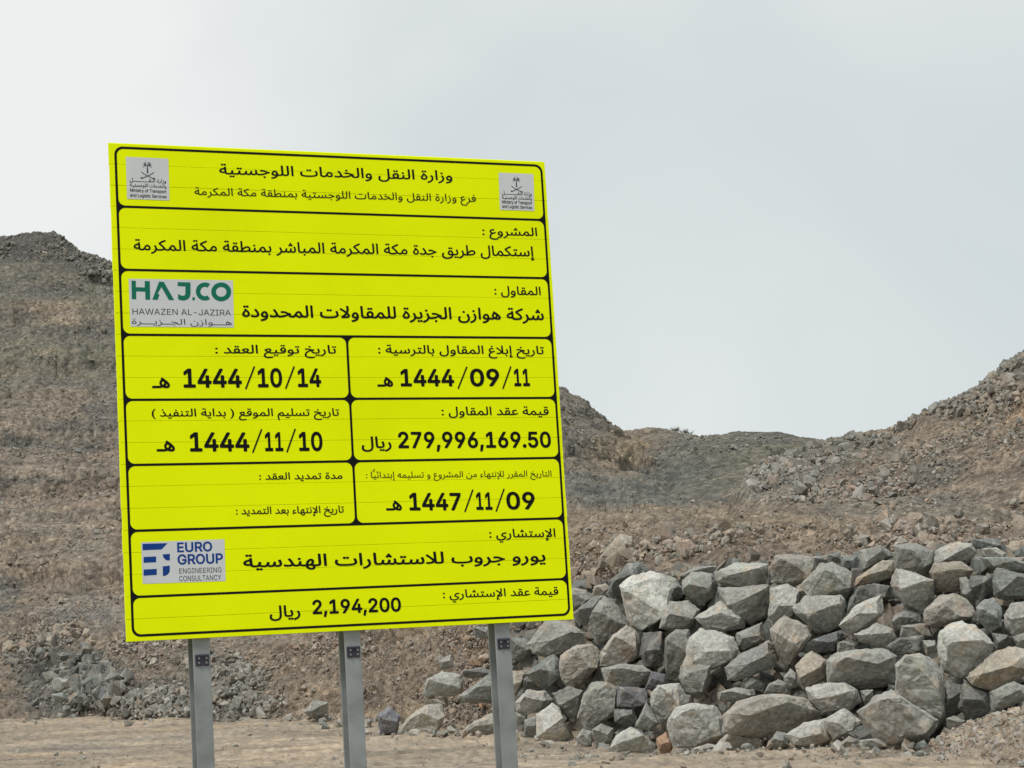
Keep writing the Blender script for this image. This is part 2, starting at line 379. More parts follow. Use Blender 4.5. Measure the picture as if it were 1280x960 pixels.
Fc = np.stack([idx[:-1, :-1], idx[1:, :-1], idx[1:, 1:], idx[:-1, 1:]], -1).reshape(-1, 4)
cn = fbm(V*np.array((.12, .9, 1)), 4, .6, 301)[:, None]; cg = np.clip(fbm(V*np.array((.2, .35, 1)), 3, .5, 311)*1.5, 0, 1)[:, None]
gc = np.array((.318, .266, .205))*(1+.34*cn+.34*fbm(V*np.array((.3, 3.4, 1)), 4, .6, 305)[:, None]); gc = gc*(1-cg*.45)+np.array((.31, .285, .235))*cg*.45
link('ground', mesh_np('ground', V, Fc, True, gc), M_ground, kind='structure')

# ------------------------------------------------------------------ loose stones
def rock_template(seed, n=15, flat=.75):
    r = np.random.default_rng(seed); p = r.normal(size=(n, 3)); p /= np.linalg.norm(p, axis=1, keepdims=True)
    p *= r.uniform(.72, 1.08, (n, 1)); p *= np.array((1, r.uniform(.62, .95), flat*r.uniform(.7, 1.05)))
    bm = bmesh.new(); [bm.verts.new(v) for v in p]
    res = bmesh.ops.convex_hull(bm, input=bm.verts)
    bmesh.ops.delete(bm, geom=[g for g in res['geom_interior'] if isinstance(g, bmesh.types.BMVert)], context='VERTS')
    bmesh.ops.triangulate(bm, faces=bm.faces[:]); bmesh.ops.recalc_face_normals(bm, faces=bm.faces)
    bm.verts.index_update()
    v = np.array([q.co[:] for q in bm.verts]); f = np.array([[q.index for q in t.verts] for t in bm.faces]); bm.free()
    return v, f
TPL = [rock_template(500+i) for i in range(14)]
TPL_ME = []
for i, (v, f) in enumerate(TPL):
    me = mesh_np('stone', v, f, False); me.materials.append(M_stone); TPL_ME.append(me)

def rand_rot(n):
    q = rng.normal(size=(n, 4)); q /= np.linalg.norm(q, axis=1, keepdims=True)
    a, b, c, d = q.T
    return np.stack([1-2*(c*c+d*d), 2*(b*c-a*d), 2*(b*d+a*c), 2*(b*c+a*d), 1-2*(b*b+d*d), 2*(c*d-a*b),
                     2*(b*d-a*c), 2*(c*d+a*b), 1-2*(b*b+c*c)], -1).reshape(n, 3, 3)
def tilt_rot(n, t=.45):
    R = np.zeros((n, 3, 3))
    for i in range(n):
        R[i] = np.array(Matrix.Rotation(rng.uniform(0, 6.28), 3, 'Z') @ Matrix.Rotation(rng.normal(0, t), 3, 'X'))
    return R
def stuff_stones(name, pos, size, col, rot=None):
    n = len(pos); R = rand_rot(n) if rot is None else rot; ti = rng.integers(0, len(TPL), n)
    Vs, Fs, Cs, off = [], [], [], 0
    for t, (tv, tf) in enumerate(TPL):
        s = np.where(ti == t)[0]
        if not len(s): continue
        v = np.einsum('nij,kj->nki', R[s], tv)*size[s, None, None]+pos[s, None]
        Vs.append(v.reshape(-1, 3)); Fs.append((tf[None]+off+np.arange(len(s))[:, None, None]*len(tv)).reshape(-1, 3))
        Cs.append(np.repeat(col[s], len(tv), 0)); off += len(s)*len(tv)
    me = mesh_np(name, np.concatenate(Vs), np.concatenate(Fs), False, np.concatenate(Cs))
    return link(name, me, M_rubble, kind='stuff')

def scatter(sh, n, zone, smin, smax, power, cols, clump=2.6):
    """stones lying on a sheet inside a zone of ellipses; size follows a power law"""
    vx, vy, V_ = sh['vx'], sh['vy'], sh['V']
    w_ = np.zeros(len(V_))
    for (bx, by, rx, ry, st) in zone:
        d = ((vx-bx)/rx)**2+((vy-by)/ry)**2; w_ = np.maximum(w_, st*np.clip(1.15-d, 0, 1))
    w_ *= np.clip(.5+clump*fbm(V_*.6, 3, .5, 777), .02, 2)
    w_ /= w_.sum()
    i = rng.choice(len(V_), n, p=w_)
    u = rng.random(n); s = smin*(1-u*(1-(smin/smax)**power))**(-1/power)
    pos = V_[i]+rng.normal(size=(n, 3))*.05+sh['n'][i]*(s*.25)[:, None]
    # none may hover over the skyline
    bn = np.clip(vx, -60, 1340).astype(int)+60; top = np.full(1402, 1e9); np.minimum.at(top, bn, vy)
    qx, qy, qz = project(pos); lift = np.clip(top[np.clip(qx, -60, 1340).astype(int)+60]+.25*s/qz*F-qy, 0, 60)
    pos[:, 2] -= lift*qz/F
    ci = rng.integers(0, len(cols), n)
    c = np.array(cols)[ci]*rng.uniform(.72, 1.3, (n, 1)); c = c*.75+sh['col'][i]*.25
    return pos, s, c
def place(name, parts, n_ind, cat='stone', ind_name='rubble_stone'):
    pos = np.concatenate([p[0] for p in parts]); s = np.concatenate([p[1] for p in parts]); c = np.concatenate([p[2] for p in parts])
    vx, vy, vz = project(pos)
    show = np.where((vx > 0) & (vx < 1280) & (vy > 0) & (vy < 960), s/vz, 0)
    o = np.argsort(-show); big, rest = o[:n_ind], o[n_ind:]
    stuff_stones(name, pos[rest], s[rest], c[rest])
    R = rand_rot(n_ind)
    for k, i in enumerate(big):
        ob = link(ind_name, TPL_ME[int(rng.integers(0, 14))], cat=cat)
        ob['label'], ob['group'] = stone_words(vx[i], vy[i], c[i], 2*s[i]/vz[i]*F*.8)
        mm = Matrix(R[k].tolist()).to_4x4()
        for a in range(3):
            for b in range(3): mm[a][b] *= s[i]
            mm[a][3] = pos[i][a]
        ob.matrix_world = mm; ob.color = (*c[i], 1)
# ------------------------------------------------------------------ boulders
# outline in half-pixel units from (640,640); colour, brightness; ridge position (x right, y up, -1..1); nearer(+)/farther(-); label
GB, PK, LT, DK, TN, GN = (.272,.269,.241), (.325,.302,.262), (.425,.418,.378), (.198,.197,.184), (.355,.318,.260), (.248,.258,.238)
BOULDERS = [
 ("270,185 300,160 345,148 375,155 400,190 398,205 320,300 292,275 280,225", LT, 1.15, .35, -.55, .35, "big pale kite-shaped boulder pointing down, right of the billboard corner"),
 ("230,208 250,220 285,265 290,285 250,325 215,330 185,290 200,250", GB, .85, 0, .25, .1, "dark pyramid-shaped boulder left of the pale kite-shaped one"),
 ("290,130 325,125 340,148 300,160 270,185 280,220 255,215 238,205 250,170", GN, .8, -.3, .2, -.35, "dark greenish slab leaning behind the pale kite-shaped boulder"),
 ("205,185 235,178 245,190 230,207 200,210", TN, 1.05, 0, .1, -.2, "small tan block at the top left end of the pile"),
 ("155,190 185,195 200,215 180,240 155,235 140,210", GB, 1.05, 0, .1, -.2, "grey boulder peeping out beside the billboard's lower right corner"),
 ("180,240 205,210 228,210 200,250 185,290 165,270 150,255", DK, 1.1, -.2, .2, -.1, "dark tilted block between the billboard corner and the pyramid boulder"),
 ("395,225 440,222 470,245 460,270 440,295 400,300 370,290 375,260", GB, 1.1, 0, .15, 0, "rounded grey boulder with shaded underside right of the kite boulder's lower half"),
 ("375,155 410,165 428,190 425,215 400,225 398,190", GN, 1.05, .1, 0, -.35, "small greenish boulder behind the kite boulder's right shoulder"),
 ("425,170 450,150 500,152 515,170 505,215 470,235 445,225 425,195", GB, 1.05, 0, .1, -.1, "grey block with a pale top in the upper row, two right of the kite boulder"),
 ("510,150 560,125 640,130 640,180 600,195 545,190 512,175", LT, .88, 0, .5, -.3, "broad pale flat-topped boulder in the middle of the top row"),
 ("515,190 560,195 640,185 642,260 600,280 560,265 530,235", GB, 1.0, .1, .4, -.1, "large grey boulder right under the broad pale flat-topped one"),
 ("455,265 520,222 545,228 585,265 580,290 530,300 490,290", LT, .98, .2, .3, .2, "pinkish white wedge-shaped boulder with a peaked top above the tall leaning one"),
 ("660,110 720,105 755,115 760,140 745,170 715,185 690,180 650,175 645,140", PK, .92, .4, .1, .1, "brown-faced boulder with dark right side in the top row"),
 ("645,190 690,180 720,195 722,215 710,235 700,260 655,280 643,260", LT, .9, .2, -.2, .1, "upright light boulder under the brown-faced boulder of the top row"),
 ("720,185 770,130 800,128 850,150 855,185 830,220 745,210", GB, 1.08, .5, .1, .1, "large smooth grey trapezoid boulder in the upper middle of the pile"),
 ("705,240 735,210 820,210 832,225 830,280 790,300 760,300 735,270 710,255", GB, 1.18, .25, .4, .25, "bulky grey boulder with cracked front, just below the smooth trapezoid one"),
 ("867,96 924,83 958,111 924,122 875,148 865,115", GN, .95, .1, .1, -.05, "low grey pyramid on the crest of the pile, right of centre"),
 ("961,85 1010,78 1055,96 1058,130 1032,156 1002,155 961,140 955,112", GB, .85, .4, .2, 0, "dark grey crest boulder right of the low pyramid"),
 ("1059,96 1100,76 1152,78 1167,107 1152,122 1126,134 1055,132", LT, .85, .2, .5, -.1, "pinkish grey flat crest boulder at the highest point of the pile"),
 ("1052,128 1122,124 1155,145 1137,164 1119,197 1062,201 1052,175 1044,152", TN, .9, .1, .5, .1, "tan boulder supporting the flat crest boulder"),
 ("961,141 1010,156 1055,171 1051,220 1025,254 980,235 961,201 946,186", LT, .93, .1, .35, .35, "light five-sided boulder with pale left edge, below the dark crest boulder"),
 ("927,121 961,121 960,149 946,164 900,185 856,185 860,167", TN, .95, .1, .3, 0, "narrow tan-topped slab sloping down left under the low crest pyramid"),
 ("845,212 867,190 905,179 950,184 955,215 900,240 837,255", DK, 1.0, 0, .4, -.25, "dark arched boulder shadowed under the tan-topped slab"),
 ("817,284 864,231 924,205 930,257 905,280 850,306", LT, 1.0, .3, .2, .25, "pale slab tilted up to the right against the dark arched boulder"),
 ("1030,245 1070,210 1104,201 1137,220 1160,250 1158,264 1119,275 1092,282 1060,290 1032,284", PK, 1.05, .1, .2, .2, "light rough boulder under the tan one, left of the greenish pointed block"),
 ("1160,239 1180,222 1205,214 1224,242 1224,287 1194,302 1164,272", GN, 1.15, .2, 0, .15, "greenish grey pointed block near the right edge"),
 ("1231,257 1250,228 1280,226 1305,240 1305,300 1254,314 1235,287", LT, .85, .2, 0, .1, "rounded light boulder cut by the right edge of the photo, upper part"),
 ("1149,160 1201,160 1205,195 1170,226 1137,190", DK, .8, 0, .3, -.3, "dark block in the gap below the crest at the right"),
 ("1201,175 1212,141 1280,155 1310,170 1310,215 1231,222 1205,209", GN, .8, 0, .4, -.1, "dark greenish layered boulder at the upper right edge"),
 ("1175,92 1212,89 1235,104 1231,113 1179,111", LT, .95, 0, .4, -.3, "small pale flat stone on the crest near the right edge"),
 ("1170,113 1240,113 1300,130 1300,150 1240,148 1185,138", GN, 1.05, 0, .5, -.2, "flat greenish slab below the small pale flat stone"),
 ("1150,68 1216,66 1224,85 1175,94 1152,90", GN, .8, 0, .4, -.5, "dark flat slab lying highest behind the crest at the right"),
 ("1119,165 1137,164 1171,227 1160,239 1122,205", GB, 1.0, 0, 0, -.1, "thin grey sliver leaning between the tan boulder and the dark gap"),
 ("957,255 987,240 1021,252 1030,280 1000,285 960,303 950,275", DK, 1.1, 0, .3, -.15, "dark rounded boulder right of the pale tilted slab"),
 ("975,284 1040,278 1052,312 1025,320 970,315", GB, 1.0, 0, .4, 0, "squat grey boulder below the dark rounded one"),
 ("856,306 912,276 950,295 961,317 965,345 930,345 868,325", LT, .85, 0, .4, .15, "pale ribbed boulder below the tilted slab right of centre"),
 ("935,338 968,314 1028,308 1032,352 1000,358 950,355", DK, .95, .4, .4, .1, "dark split block with a sharp top edge right of the pale ribbed boulder"),
 ("1026,321 1058,321 1066,350 1036,362", GB, 1.05, 0, .2, .1, "small grey block wedged beside the tall white-topped boulder"),
 ("1070,299 1096,280 1126,271 1160,284 1205,329 1198,350 1140,410 1120,415 1075,400 1066,340", LT, 1.12, .25, .3, .5, "big rough boulder with a whitish top near the right edge"),
 ("1134,414 1205,350 1242,337 1300,350 1300,395 1240,442 1198,447 1150,430", TN, .98, 0, .1, .35, "large tan-topped slab with dark underside at the right edge"),
 ("1195,451 1254,425 1290,440 1300,465 1240,485 1200,503", GB, 1.0, .1, .3, .35, "grey banded boulder under the tan-topped slab at the right edge"),
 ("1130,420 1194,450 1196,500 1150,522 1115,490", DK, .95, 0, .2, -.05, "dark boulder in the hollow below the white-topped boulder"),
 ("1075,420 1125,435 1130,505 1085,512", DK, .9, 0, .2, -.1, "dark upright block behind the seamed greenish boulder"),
 ("958,385 985,358 1020,356 1050,370 1076,400 1082,435 1084,510 1050,560 1020,500 960,450", LT, .82, .45, .1, .2, "tall greenish boulder with a pink seam, right of the large smooth one"),
 ("866,500 916,459 950,448 969,462 1044,507 1062,520 1040,560 999,581 928,581 879,530", LT, .86, .62, -.1, .6, "largest smooth boulder in the bottom row, five-sided with a shaded right flank"),
 ("788,372 812,350 886,344 930,345 962,362 962,432 880,442 850,446 790,430", GB, 1.12, 0, .55, .1, "wide grey boulder with a tan streak across the middle of the pile"),
 ("735,440 775,430 832,426 862,445 872,475 850,492 775,505 745,470", LT, .9, .3, .2, .3, "smooth pale boulder under the wide grey one with the tan streak"),
 ("531,507 565,474 614,459 692,457 737,470 779,504 760,517 692,547 630,563 560,552 531,552", PK, .98, -.1, .42, .55, "long arched boulder with dark hollow underside in the lower middle"),
 ("682,556 730,528 780,518 805,570 752,588 700,584", LT, .92, .1, -.1, .7, "flat pale slab in the bottom row, left half of the tilted pair"),
 ("780,520 830,490 872,522 855,545 805,570 788,545", LT, .95, .2, -.2, .68, "flat pale slab in the bottom row, right half of the tilted pair"),
 ("707,387 726,365 749,346 786,369 790,417 745,436 730,446 715,417", TN, .98, .3, 0, .3, "upright boulder with a tan left face in the middle of the pile"),
 ("531,387 572,354 640,322 659,339 666,384 625,400 565,421 539,421", DK, 1.25, .2, .2, .3, "dark lens-shaped boulder tilted up to the right beside the tall leaning one"),
 ("471,291 524,299 552,315 563,345 555,370 510,392 490,400 440,405 428,385 445,315", LT, .98, .3, .1, .4, "tall light leaning boulder, upper part, right of the dark gap"),
 ("424,385 500,380 480,455 464,468 434,451 418,415", GB, 1.0, .4, .2, .3, "grey downward-pointing boulder under the tall light leaning one"),
 ("559,302 625,276 634,320 576,352 560,340", GB, .95, .1, .2, -.1, "grey wedge between the tall leaning boulder and the two-toned one"),
 ("647,295 681,259 737,284 747,310 720,345 690,387 670,375 655,330", PK, 1.05, -.2, .1, .2, "two-toned boulder, tan left and blue-grey right, at the centre of the pile"),
 ("719,340 745,321 820,295 838,310 812,350 760,357 722,352", (.215,.225,.225), .98, 0, .4, .1, "bluish grey slab tilted up right beside the two-toned boulder"),
 ("224,350 252,310 286,284 309,299 324,325 322,365 283,380 220,384", PK, 1.15, .45, .2, .3, "pinkish boulder with a rounded top below the pale kite-shaped one"),
 ("121,358 159,335 200,331 222,350 215,391 170,429 132,431 119,395", PK, 1.2, .4, .1, .4, "rounded boulder with an orange-brown left face near the right post"),
 ("222,389 279,380 328,382 350,399 350,421 312,438 237,427", GB, 1.02, 0, .5, .25, "low flat-topped grey boulder below the pinkish round-topped one"),
 ("164,515 177,455 200,425 237,425 266,438 260,506 196,540", GB, 1.1, .5, .1, .4, "large dull grey boulder with a sharp left edge in the lower left"),
 ("264,436 335,442 341,481 297,491 262,487", (.19,.185,.19), 1.1, 0, .4, .1, "purplish grey block right of the large dull grey boulder"),
 ("256,493 305,490 314,524 290,539 256,524", GN, .8, 0, .3, 0, "small dark green block below the purplish grey one"),
 ("308,534 335,479 354,496 371,530 342,547", GN, 1.1, 0, .1, .2, "small pointed bluish stone left of the pale chunky bottom boulders"),
 ("346,455 365,434 417,429 442,470 405,502 375,524 350,492", LT, .92, .5, .2, .2, "pale boulder with tan left edge above the small pointed bluish stone"),
 ("390,515 410,490 449,478 505,485 528,515 526,562 500,582 456,594 400,587 390,550", LT, 1.0, .45, .4, .5, "big pale chunky block in the bottom row, left of the long arched boulder"),
 ("512,575 545,550 576,535 600,541 629,571 625,592 580,600 525,599", PK, 1.12, .1, .3, .6, "low pinkish boulder on the dirt in front of the long arched boulder"),
 ("640,575 662,549 685,552 691,582 662,594 644,590", GN, 1.1, 0, .3, .6, "small grey boulder on the dirt between the pinkish one and the flat pale slab"),
 ("61,507 99,477 118,489 129,530 144,562 118,575 61,564", LT, 1.0, .2, .1, .5, "pale pointed boulder in the bottom row right beside the right post"),
 ("8,477 39,444 84,447 102,470 80,492 39,507 12,496", LT, .82, 0, .4, .3, "light round-topped boulder beside the right post, second row from below"),
 ("102,455 140,436 177,447 172,507 155,532 129,507 114,481", GB, .9, .1, .3, .1, "dark facetted boulder left of the large dull grey one"),
 ("30,405 102,354 118,369 123,417 84,446 60,430", GN, .85, .1, .2, .1, "dark greenish slab leaning against the orange-faced boulder"),
 ("38,330 84,272 140,276 185,300 200,332 150,347 100,367 55,352", GB, 1.05, 0, .3, .15, "broad cracked grey boulder just under the billboard's right corner"),
 ("-5,317 35,315 58,336 42,367 -5,372", GN, 1.0, 0, .2, 0, "bluish block just right of the right post's top"),
 ("-2,399 35,397 24,440 8,462 -2,450", TN, .95, 0, .1, .2, "narrow tan wedge standing beside the right post"),
 ("22,417 54,404 78,432 69,446 28,446", DK, 1.0, 0, .3, -.1, "small dark stone over the light round-topped boulder"),
 ("159,564 177,541 200,550 202,582 170,597", GB, 1.15, 0, .3, .5, "small grey stone on the dirt below the large dull grey boulder"),
 ("200,545 222,530 254,541 250,577 222,584 204,566", GB, 1.05, 0, .3, .35, "small chunky stone right of the small grey stone on the dirt"),
 ("245,590 260,560 297,537 320,550 356,582 354,607 252,607", LT, 1.0, .1, .4, .65, "low pale rough boulder on the dirt near the orange stone"),
 ("361,568 384,552 402,582 395,607 365,611", RUST*1.1, 1.0, 0, .3, .7, "small orange-brown stone on the dirt left of the big chunky block"),
 ("448,592 490,579 524,586 522,607 452,607", LT, .9, 0, .4, .75, "small pale flat stone in front of the big chunky block"),
 ("513,451 561,438 602,445 608,459 565,476 518,474", GB, 1.15, 0, .4, .1, "flat ribbed grey stone above the long arched boulder"),
 ("570,429 599,410 634,429 627,449 578,446", GB, .92, 0, .3, 0, "small dark rounded stone under the lens-shaped boulder"),
 ("630,453 644,429 666,417 691,429 691,453", GB, 1.0, 0, .3, 0, "small squarish stone over the long arched boulder's right half"),
 ("679,415 696,391 711,402 717,434 692,446", LT, .8, 0, .2, 0, "small light stone left of the upright tan-faced boulder"),
 ("814,584 842,560 865,569 867,588 824,594", LT, .85, 0, .4, .7, "small pale stone on the dirt left of the largest smooth boulder"),
 ("30,520 61,510 66,562 32,562", DK, 1.15, 0, .2, .3, "small dark block between the right post and the pale pointed boulder"),
 ("8,500 40,498 36,528 12,536", GB, 1.15, 0, .2, .3, "small greyish pink stone touching the right post, bottom row"),
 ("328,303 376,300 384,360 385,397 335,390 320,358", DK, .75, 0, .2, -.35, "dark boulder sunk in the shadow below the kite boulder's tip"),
 ("384,318 410,297 442,296 449,330 432,360 420,420 388,415 380,360", GB, .82, .1, .3, -.1, "upright dark grey boulder left of the tall light leaning one"),
 ("348,399 386,406 386,431 357,446 333,442", (.18,.17,.185), 1.0, 0, .3, 0, "small purplish stone right of the low flat-topped boulder"),
 ("419,160 456,137 512,134 512,156 434,170", LT, .8, 0, .5, -.4, "long low pale slab lying highest behind the left part of the crest"),
 ("640,180 640,145 670,112 682,130 664,180", DK, 1.1, 0, .2, -.2, "narrow dark slab left of the brown-faced boulder"),
 ("711,185 732,175 738,205 711,237", TN, .75, 0, .1, -.15, "small brown wedge left of the smooth trapezoid boulder"),
 ("820,107 865,109 863,147 824,138", GN, 1.05, 0, .3, -.35, "small greenish block behind the trapezoid boulder's right shoulder"),
 ("750,113 790,108 798,128 756,140", LT, .8, 0, .4, -.4, "small pale stone behind the trapezoid boulder's left shoulder"),
 ("790,106 820,100 826,126 798,128", GN, .9, 0, .3, -.4, "small dull stone between two pale ones on the middle crest"),
 ("814,325 850,317 867,325 863,353 814,353", LT, .85, 0, .3, 0, "small sandy block above the wide grey boulder's left end"),
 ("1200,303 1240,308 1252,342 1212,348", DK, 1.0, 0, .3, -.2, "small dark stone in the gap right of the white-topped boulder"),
 ("1252,312 1290,298 1300,345 1262,342", GB, .95, 0, .2, -.05, "small grey stone at the right edge above the tan-topped slab"),
 ("1085,517 1104,509 1132,522 1124,543 1092,549", GB, 1.0, 0, .4, .3, "small flat stone on the gravel below the dark hollow"),
 ("1156,545 1180,535 1205,541 1216,564 1205,579 1164,579", GN, 1.15, 0, .3, .6, "blue-grey stone lying in the light gravel at the right"),
 ("870,570 912,566 944,579 942,589 872,589", LT, .85, 0, .5, .8, "low pale stone at the foot of the largest smooth boulder"),
 ("1216,584 1231,571 1257,573 1263,597 1227,601", TN, 1.0, 0, .3, .8, "small tan stone at the lower right corner of the pile"),
 ("869,446 903,444 903,475 879,474", GN, .9, 0, .2, -.1, "small dark green stone above the largest smooth boulder's peak"),
 ("1242,115 1310,109 1310,136 1235,132", LT, .85, 0, .4, -.4, "pale slab on the crest cut by the right edge of the photo"),
 # left of the right post, and single stones on the bank (same units, so x goes negative)
 ("-224,460 -212,416 -175,399 -124,406 -124,444 -144,462", GB, 1.15, 0, .05, .3, "grey boulder with a dark underside on the brown bank between the two right posts"),
 ("-288,558 -264,514 -212,482 -176,482 -166,510 -190,558", PK, 1.2, .3, .2, .5, "pink and grey boulder on the dirt between the two right posts"),
 ("-339,508 -308,486 -280,508 -286,558 -330,557", (.19,.19,.205), 1.05, .1, .1, .4, "blue-grey boulder on the dirt right beside the middle post"),
 ("-133,462 -53,402 -20,410 -20,476 -124,476", GN, 1.0, 0, .35, .2, "greenish slab with a pale upper edge behind the right post"),
 ("-138,560 -100,528 -54,504 -16,520 -16,570 -104,558", PK, 1.0, .1, .3, .5, "low dusty boulder on the dirt left of the right post"),
 ("-128,396 -72,388 -40,404 -104,416 -128,410", DK, 1.1, 0, .4, 0, "dark flat stone above the greenish slab by the right post"),
 ("-184,374 -152,354 -144,388 -180,394", LT, .85, 0, .3, 0, "small pale stone on the bank above the dark-bottomed grey boulder"),
 ("-224,472 -166,462 -160,484 -212,486", TN, .9, 0, .4, .3, "small tan stone between the dark-bottomed boulder and the pink one"),
 ("-98,287 -54,287 -54,314 -92,314", GN, 1.0, 0, .3, 0, "greenish block under the billboard left of the right post"),
 ("270,55 300,60 298,90 250,145 212,145 220,110", TN, .86, .1, -.1, -.5, "long tan slab lying on the brown bank above the kite boulder"),
 ("-1026,434 -998,445 -988,466 -1010,476 -1036,466", (.19,.185,.195), .95, 0, .2, 0, "dark grey boulder in the greenish rubble left of the billboard"),
 ("-1153,456 -1120,450 -1106,470 -1144,482", GN, 1.05, 0, .3, 0, "pale greenish stone at the foot of the rubble left of the billboard"),
 ("-1136,416 -1110,418 -1104,440 -1128,436", LT, .8, 0, .3, 0, "light stone in the middle of the greenish rubble at the left"),
 ("-1182,512 -1144,520 -1138,532 -1170,530", TN, 1.0, 0, .4, 0, "flat tan stone on the dirt at the far left, middle of three"),
 ("-1102,514 -1080,514 -1076,528 -1102,530", TN, .95, 0, .4, 0, "tan stone on the dirt at the far left, rightmost of three"),
 ("-1258,504 -1222,506 -1232,520 -1252,520", TN, 1.0, 0, .4, 0, "tan stone on the dirt at the far left, leftmost of three"),
 ("-912,390 -898,362 -886,368 -906,396", TN, 1.15, 0, 0, 0, "pale upright stone on the slope just left of the left post"),
 ("-790,404 -770,400 -766,428 -786,432", GB, .95, 0, .2, 0, "grey stone in the rubble right behind the left post"),
 ("-520,500 -498,470 -460,476 -462,504 -500,516", GB, 1.1, 0, .2, .3, "half-buried grey stone with dark front between left and middle posts"),
]
bx_ = [-1400, -300, 470, 640, 800, 1000, 1280, 1500]
bd_ = [60, 45, 31.2, 27.4, 24.6, 22.9, 20.7, 19]
by_ = [880, 890, 917, 928, 940, 945, 952, 960]
def ground_depth(x, y):
    r = ray(x, y); return EYE/max(1e-3, -float(r[2]))
def pile_depth(x, y):
    return float(np.interp(x, bx_, bd_)) + max(0, (float(np.interp(x, bx_, by_))-y))*.0137

def boulder_mesh(pts, mid, hx, hy, seed):
    """angular rock: hull of the outline, two ridge points in front and a back, chipped and roughened"""
    r = np.random.default_rng(seed)
    cx, cy = pts.mean(0); ext = pts.max(0)-pts.min(0); sz = math.sqrt(ext[0]*ext[1])*mid/F
    V3 = []
    for (x, y) in pts:                                  # rim, a little in front of / behind the middle
        top = (cy-y)/(ext[1]*.5)
        V3.append(P(x, y, mid+sz*(.10*top+r.uniform(-.10, .10))))
    th = sz*r.uniform(.40, .55)
    # two large broken faces meeting in a ridge: a shrunken outline pushed forward and folded along a line
    rx, ry = cx+hx*ext[0]*.34, cy-hy*ext[1]*.34
    ang = math.radians(r.uniform(50, 130)) if abs(hx) < .35 else math.atan2(.6, hx*r.uniform(.8, 2.2))
    dr = np.array((math.cos(ang), -math.sin(ang)))
    a1, a2 = r.uniform(.45, .85), r.uniform(.35, .95)
    for (x, y) in pts:
        k_ = r.uniform(.55, .95); qx, qy = cx+(x-cx)*k_+hx*ext[0]*.04, cy+(y-cy)*k_-hy*ext[1]*.04
        t_ = float(np.dot((qx-rx, qy-ry), dr))/ext.mean()
        dd = th-sz*(a1*max(t_, 0)+a2*max(-t_, 0))
        V3.append(P(qx, qy, mid-max(dd, -.1*sz)))
    pd = np.array((-dr[1], dr[0]))
    for s_ in (-1, 1):
        L = r.uniform(.16, .30)*ext.mean()
        V3.append(P(rx+s_*L*pd[0], ry+s_*L*pd[1], mid-th))
    for (x, y) in pts[::2]:
        q = np.array((x, y))*.6+np.array((cx, cy))*.4
        V3.append(P(q[0], q[1], mid+sz*r.uniform(.4, .55)))
    V3 = np.array(V3); c = P(cx, cy, mid)
    bm = bmesh.new(); [bm.verts.new(v-c) for v in V3]
    res = bmesh.ops.convex_hull(bm, input=bm.verts)
    bmesh.ops.delete(bm, geom=[g for g in res['geom_interior'] if isinstance(g, bmesh.types.BMVert)], context='VERTS')
    bmesh.ops.dissolve_limit(bm, angle_limit=math.radians(9), verts=bm.verts, edges=bm.edges)
    bmesh.ops.bevel(bm, geom=bm.edges[:], offset=sz*.007, segments=1, affect='EDGES', clamp_overlap=True)
    bmesh.ops.triangulate(bm, faces=bm.faces[:])
    for _ in range(7):
        lim = max(sz*.085, .02); es = [e_ for e_ in bm.edges if e_.calc_length() > lim]
        if not es: break
        bmesh.ops.subdivide_edges(bm, edges=es, cuts=1)
        bmesh.ops.triangulate(bm, faces=[f for f in bm.faces if len(f.verts) > 3])
    bmesh.ops.recalc_face_normals(bm, faces=bm.faces)
    bm.normal_update(); bm.verts.index_update()
    v = np.array([q.co[:] for q in bm.verts]); n = np.array([q.normal[:] for q in bm.verts])
    f = np.array([[q.index for q in t.verts] for t in bm.faces]); bm.free()
    q = v+r.uniform(0, 90, 3)
    # broken rock steps along a bedding direction plus chipped relief
    st = vnoise(q@np.linalg.qr(r.normal(size=(3, 3)))[0]*np.array((1.0, 1.4, 6.5))/sz, seed)
    d = fbm(q*2.1/sz, 3, .5, seed)*.026 + np.round(st*2)/2*.016 - np.maximum(0, fbm(q*4.2/sz, 4, .6, seed+5, ridge=True)-.1)*.040 + fbm(q*13/sz, 3, .6, seed+9)*.013
    v = v+n*(d*sz)[:, None]
    return v, f, c, sz

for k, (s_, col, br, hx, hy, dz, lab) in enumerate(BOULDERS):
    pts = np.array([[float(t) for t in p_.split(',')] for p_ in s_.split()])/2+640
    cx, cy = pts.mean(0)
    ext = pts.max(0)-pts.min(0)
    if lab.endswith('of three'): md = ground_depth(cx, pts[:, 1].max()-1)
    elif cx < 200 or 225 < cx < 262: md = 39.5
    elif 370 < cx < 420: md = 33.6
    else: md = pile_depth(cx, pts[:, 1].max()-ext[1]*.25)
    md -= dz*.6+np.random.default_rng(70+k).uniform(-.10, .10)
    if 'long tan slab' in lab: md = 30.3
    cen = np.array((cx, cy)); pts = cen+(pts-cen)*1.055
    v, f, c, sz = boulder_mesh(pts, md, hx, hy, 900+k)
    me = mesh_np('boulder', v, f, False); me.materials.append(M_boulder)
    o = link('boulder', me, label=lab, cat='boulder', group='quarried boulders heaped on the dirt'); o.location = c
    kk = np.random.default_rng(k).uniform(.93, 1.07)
    o.color = (*(np.array(col)*br*kk), 1)

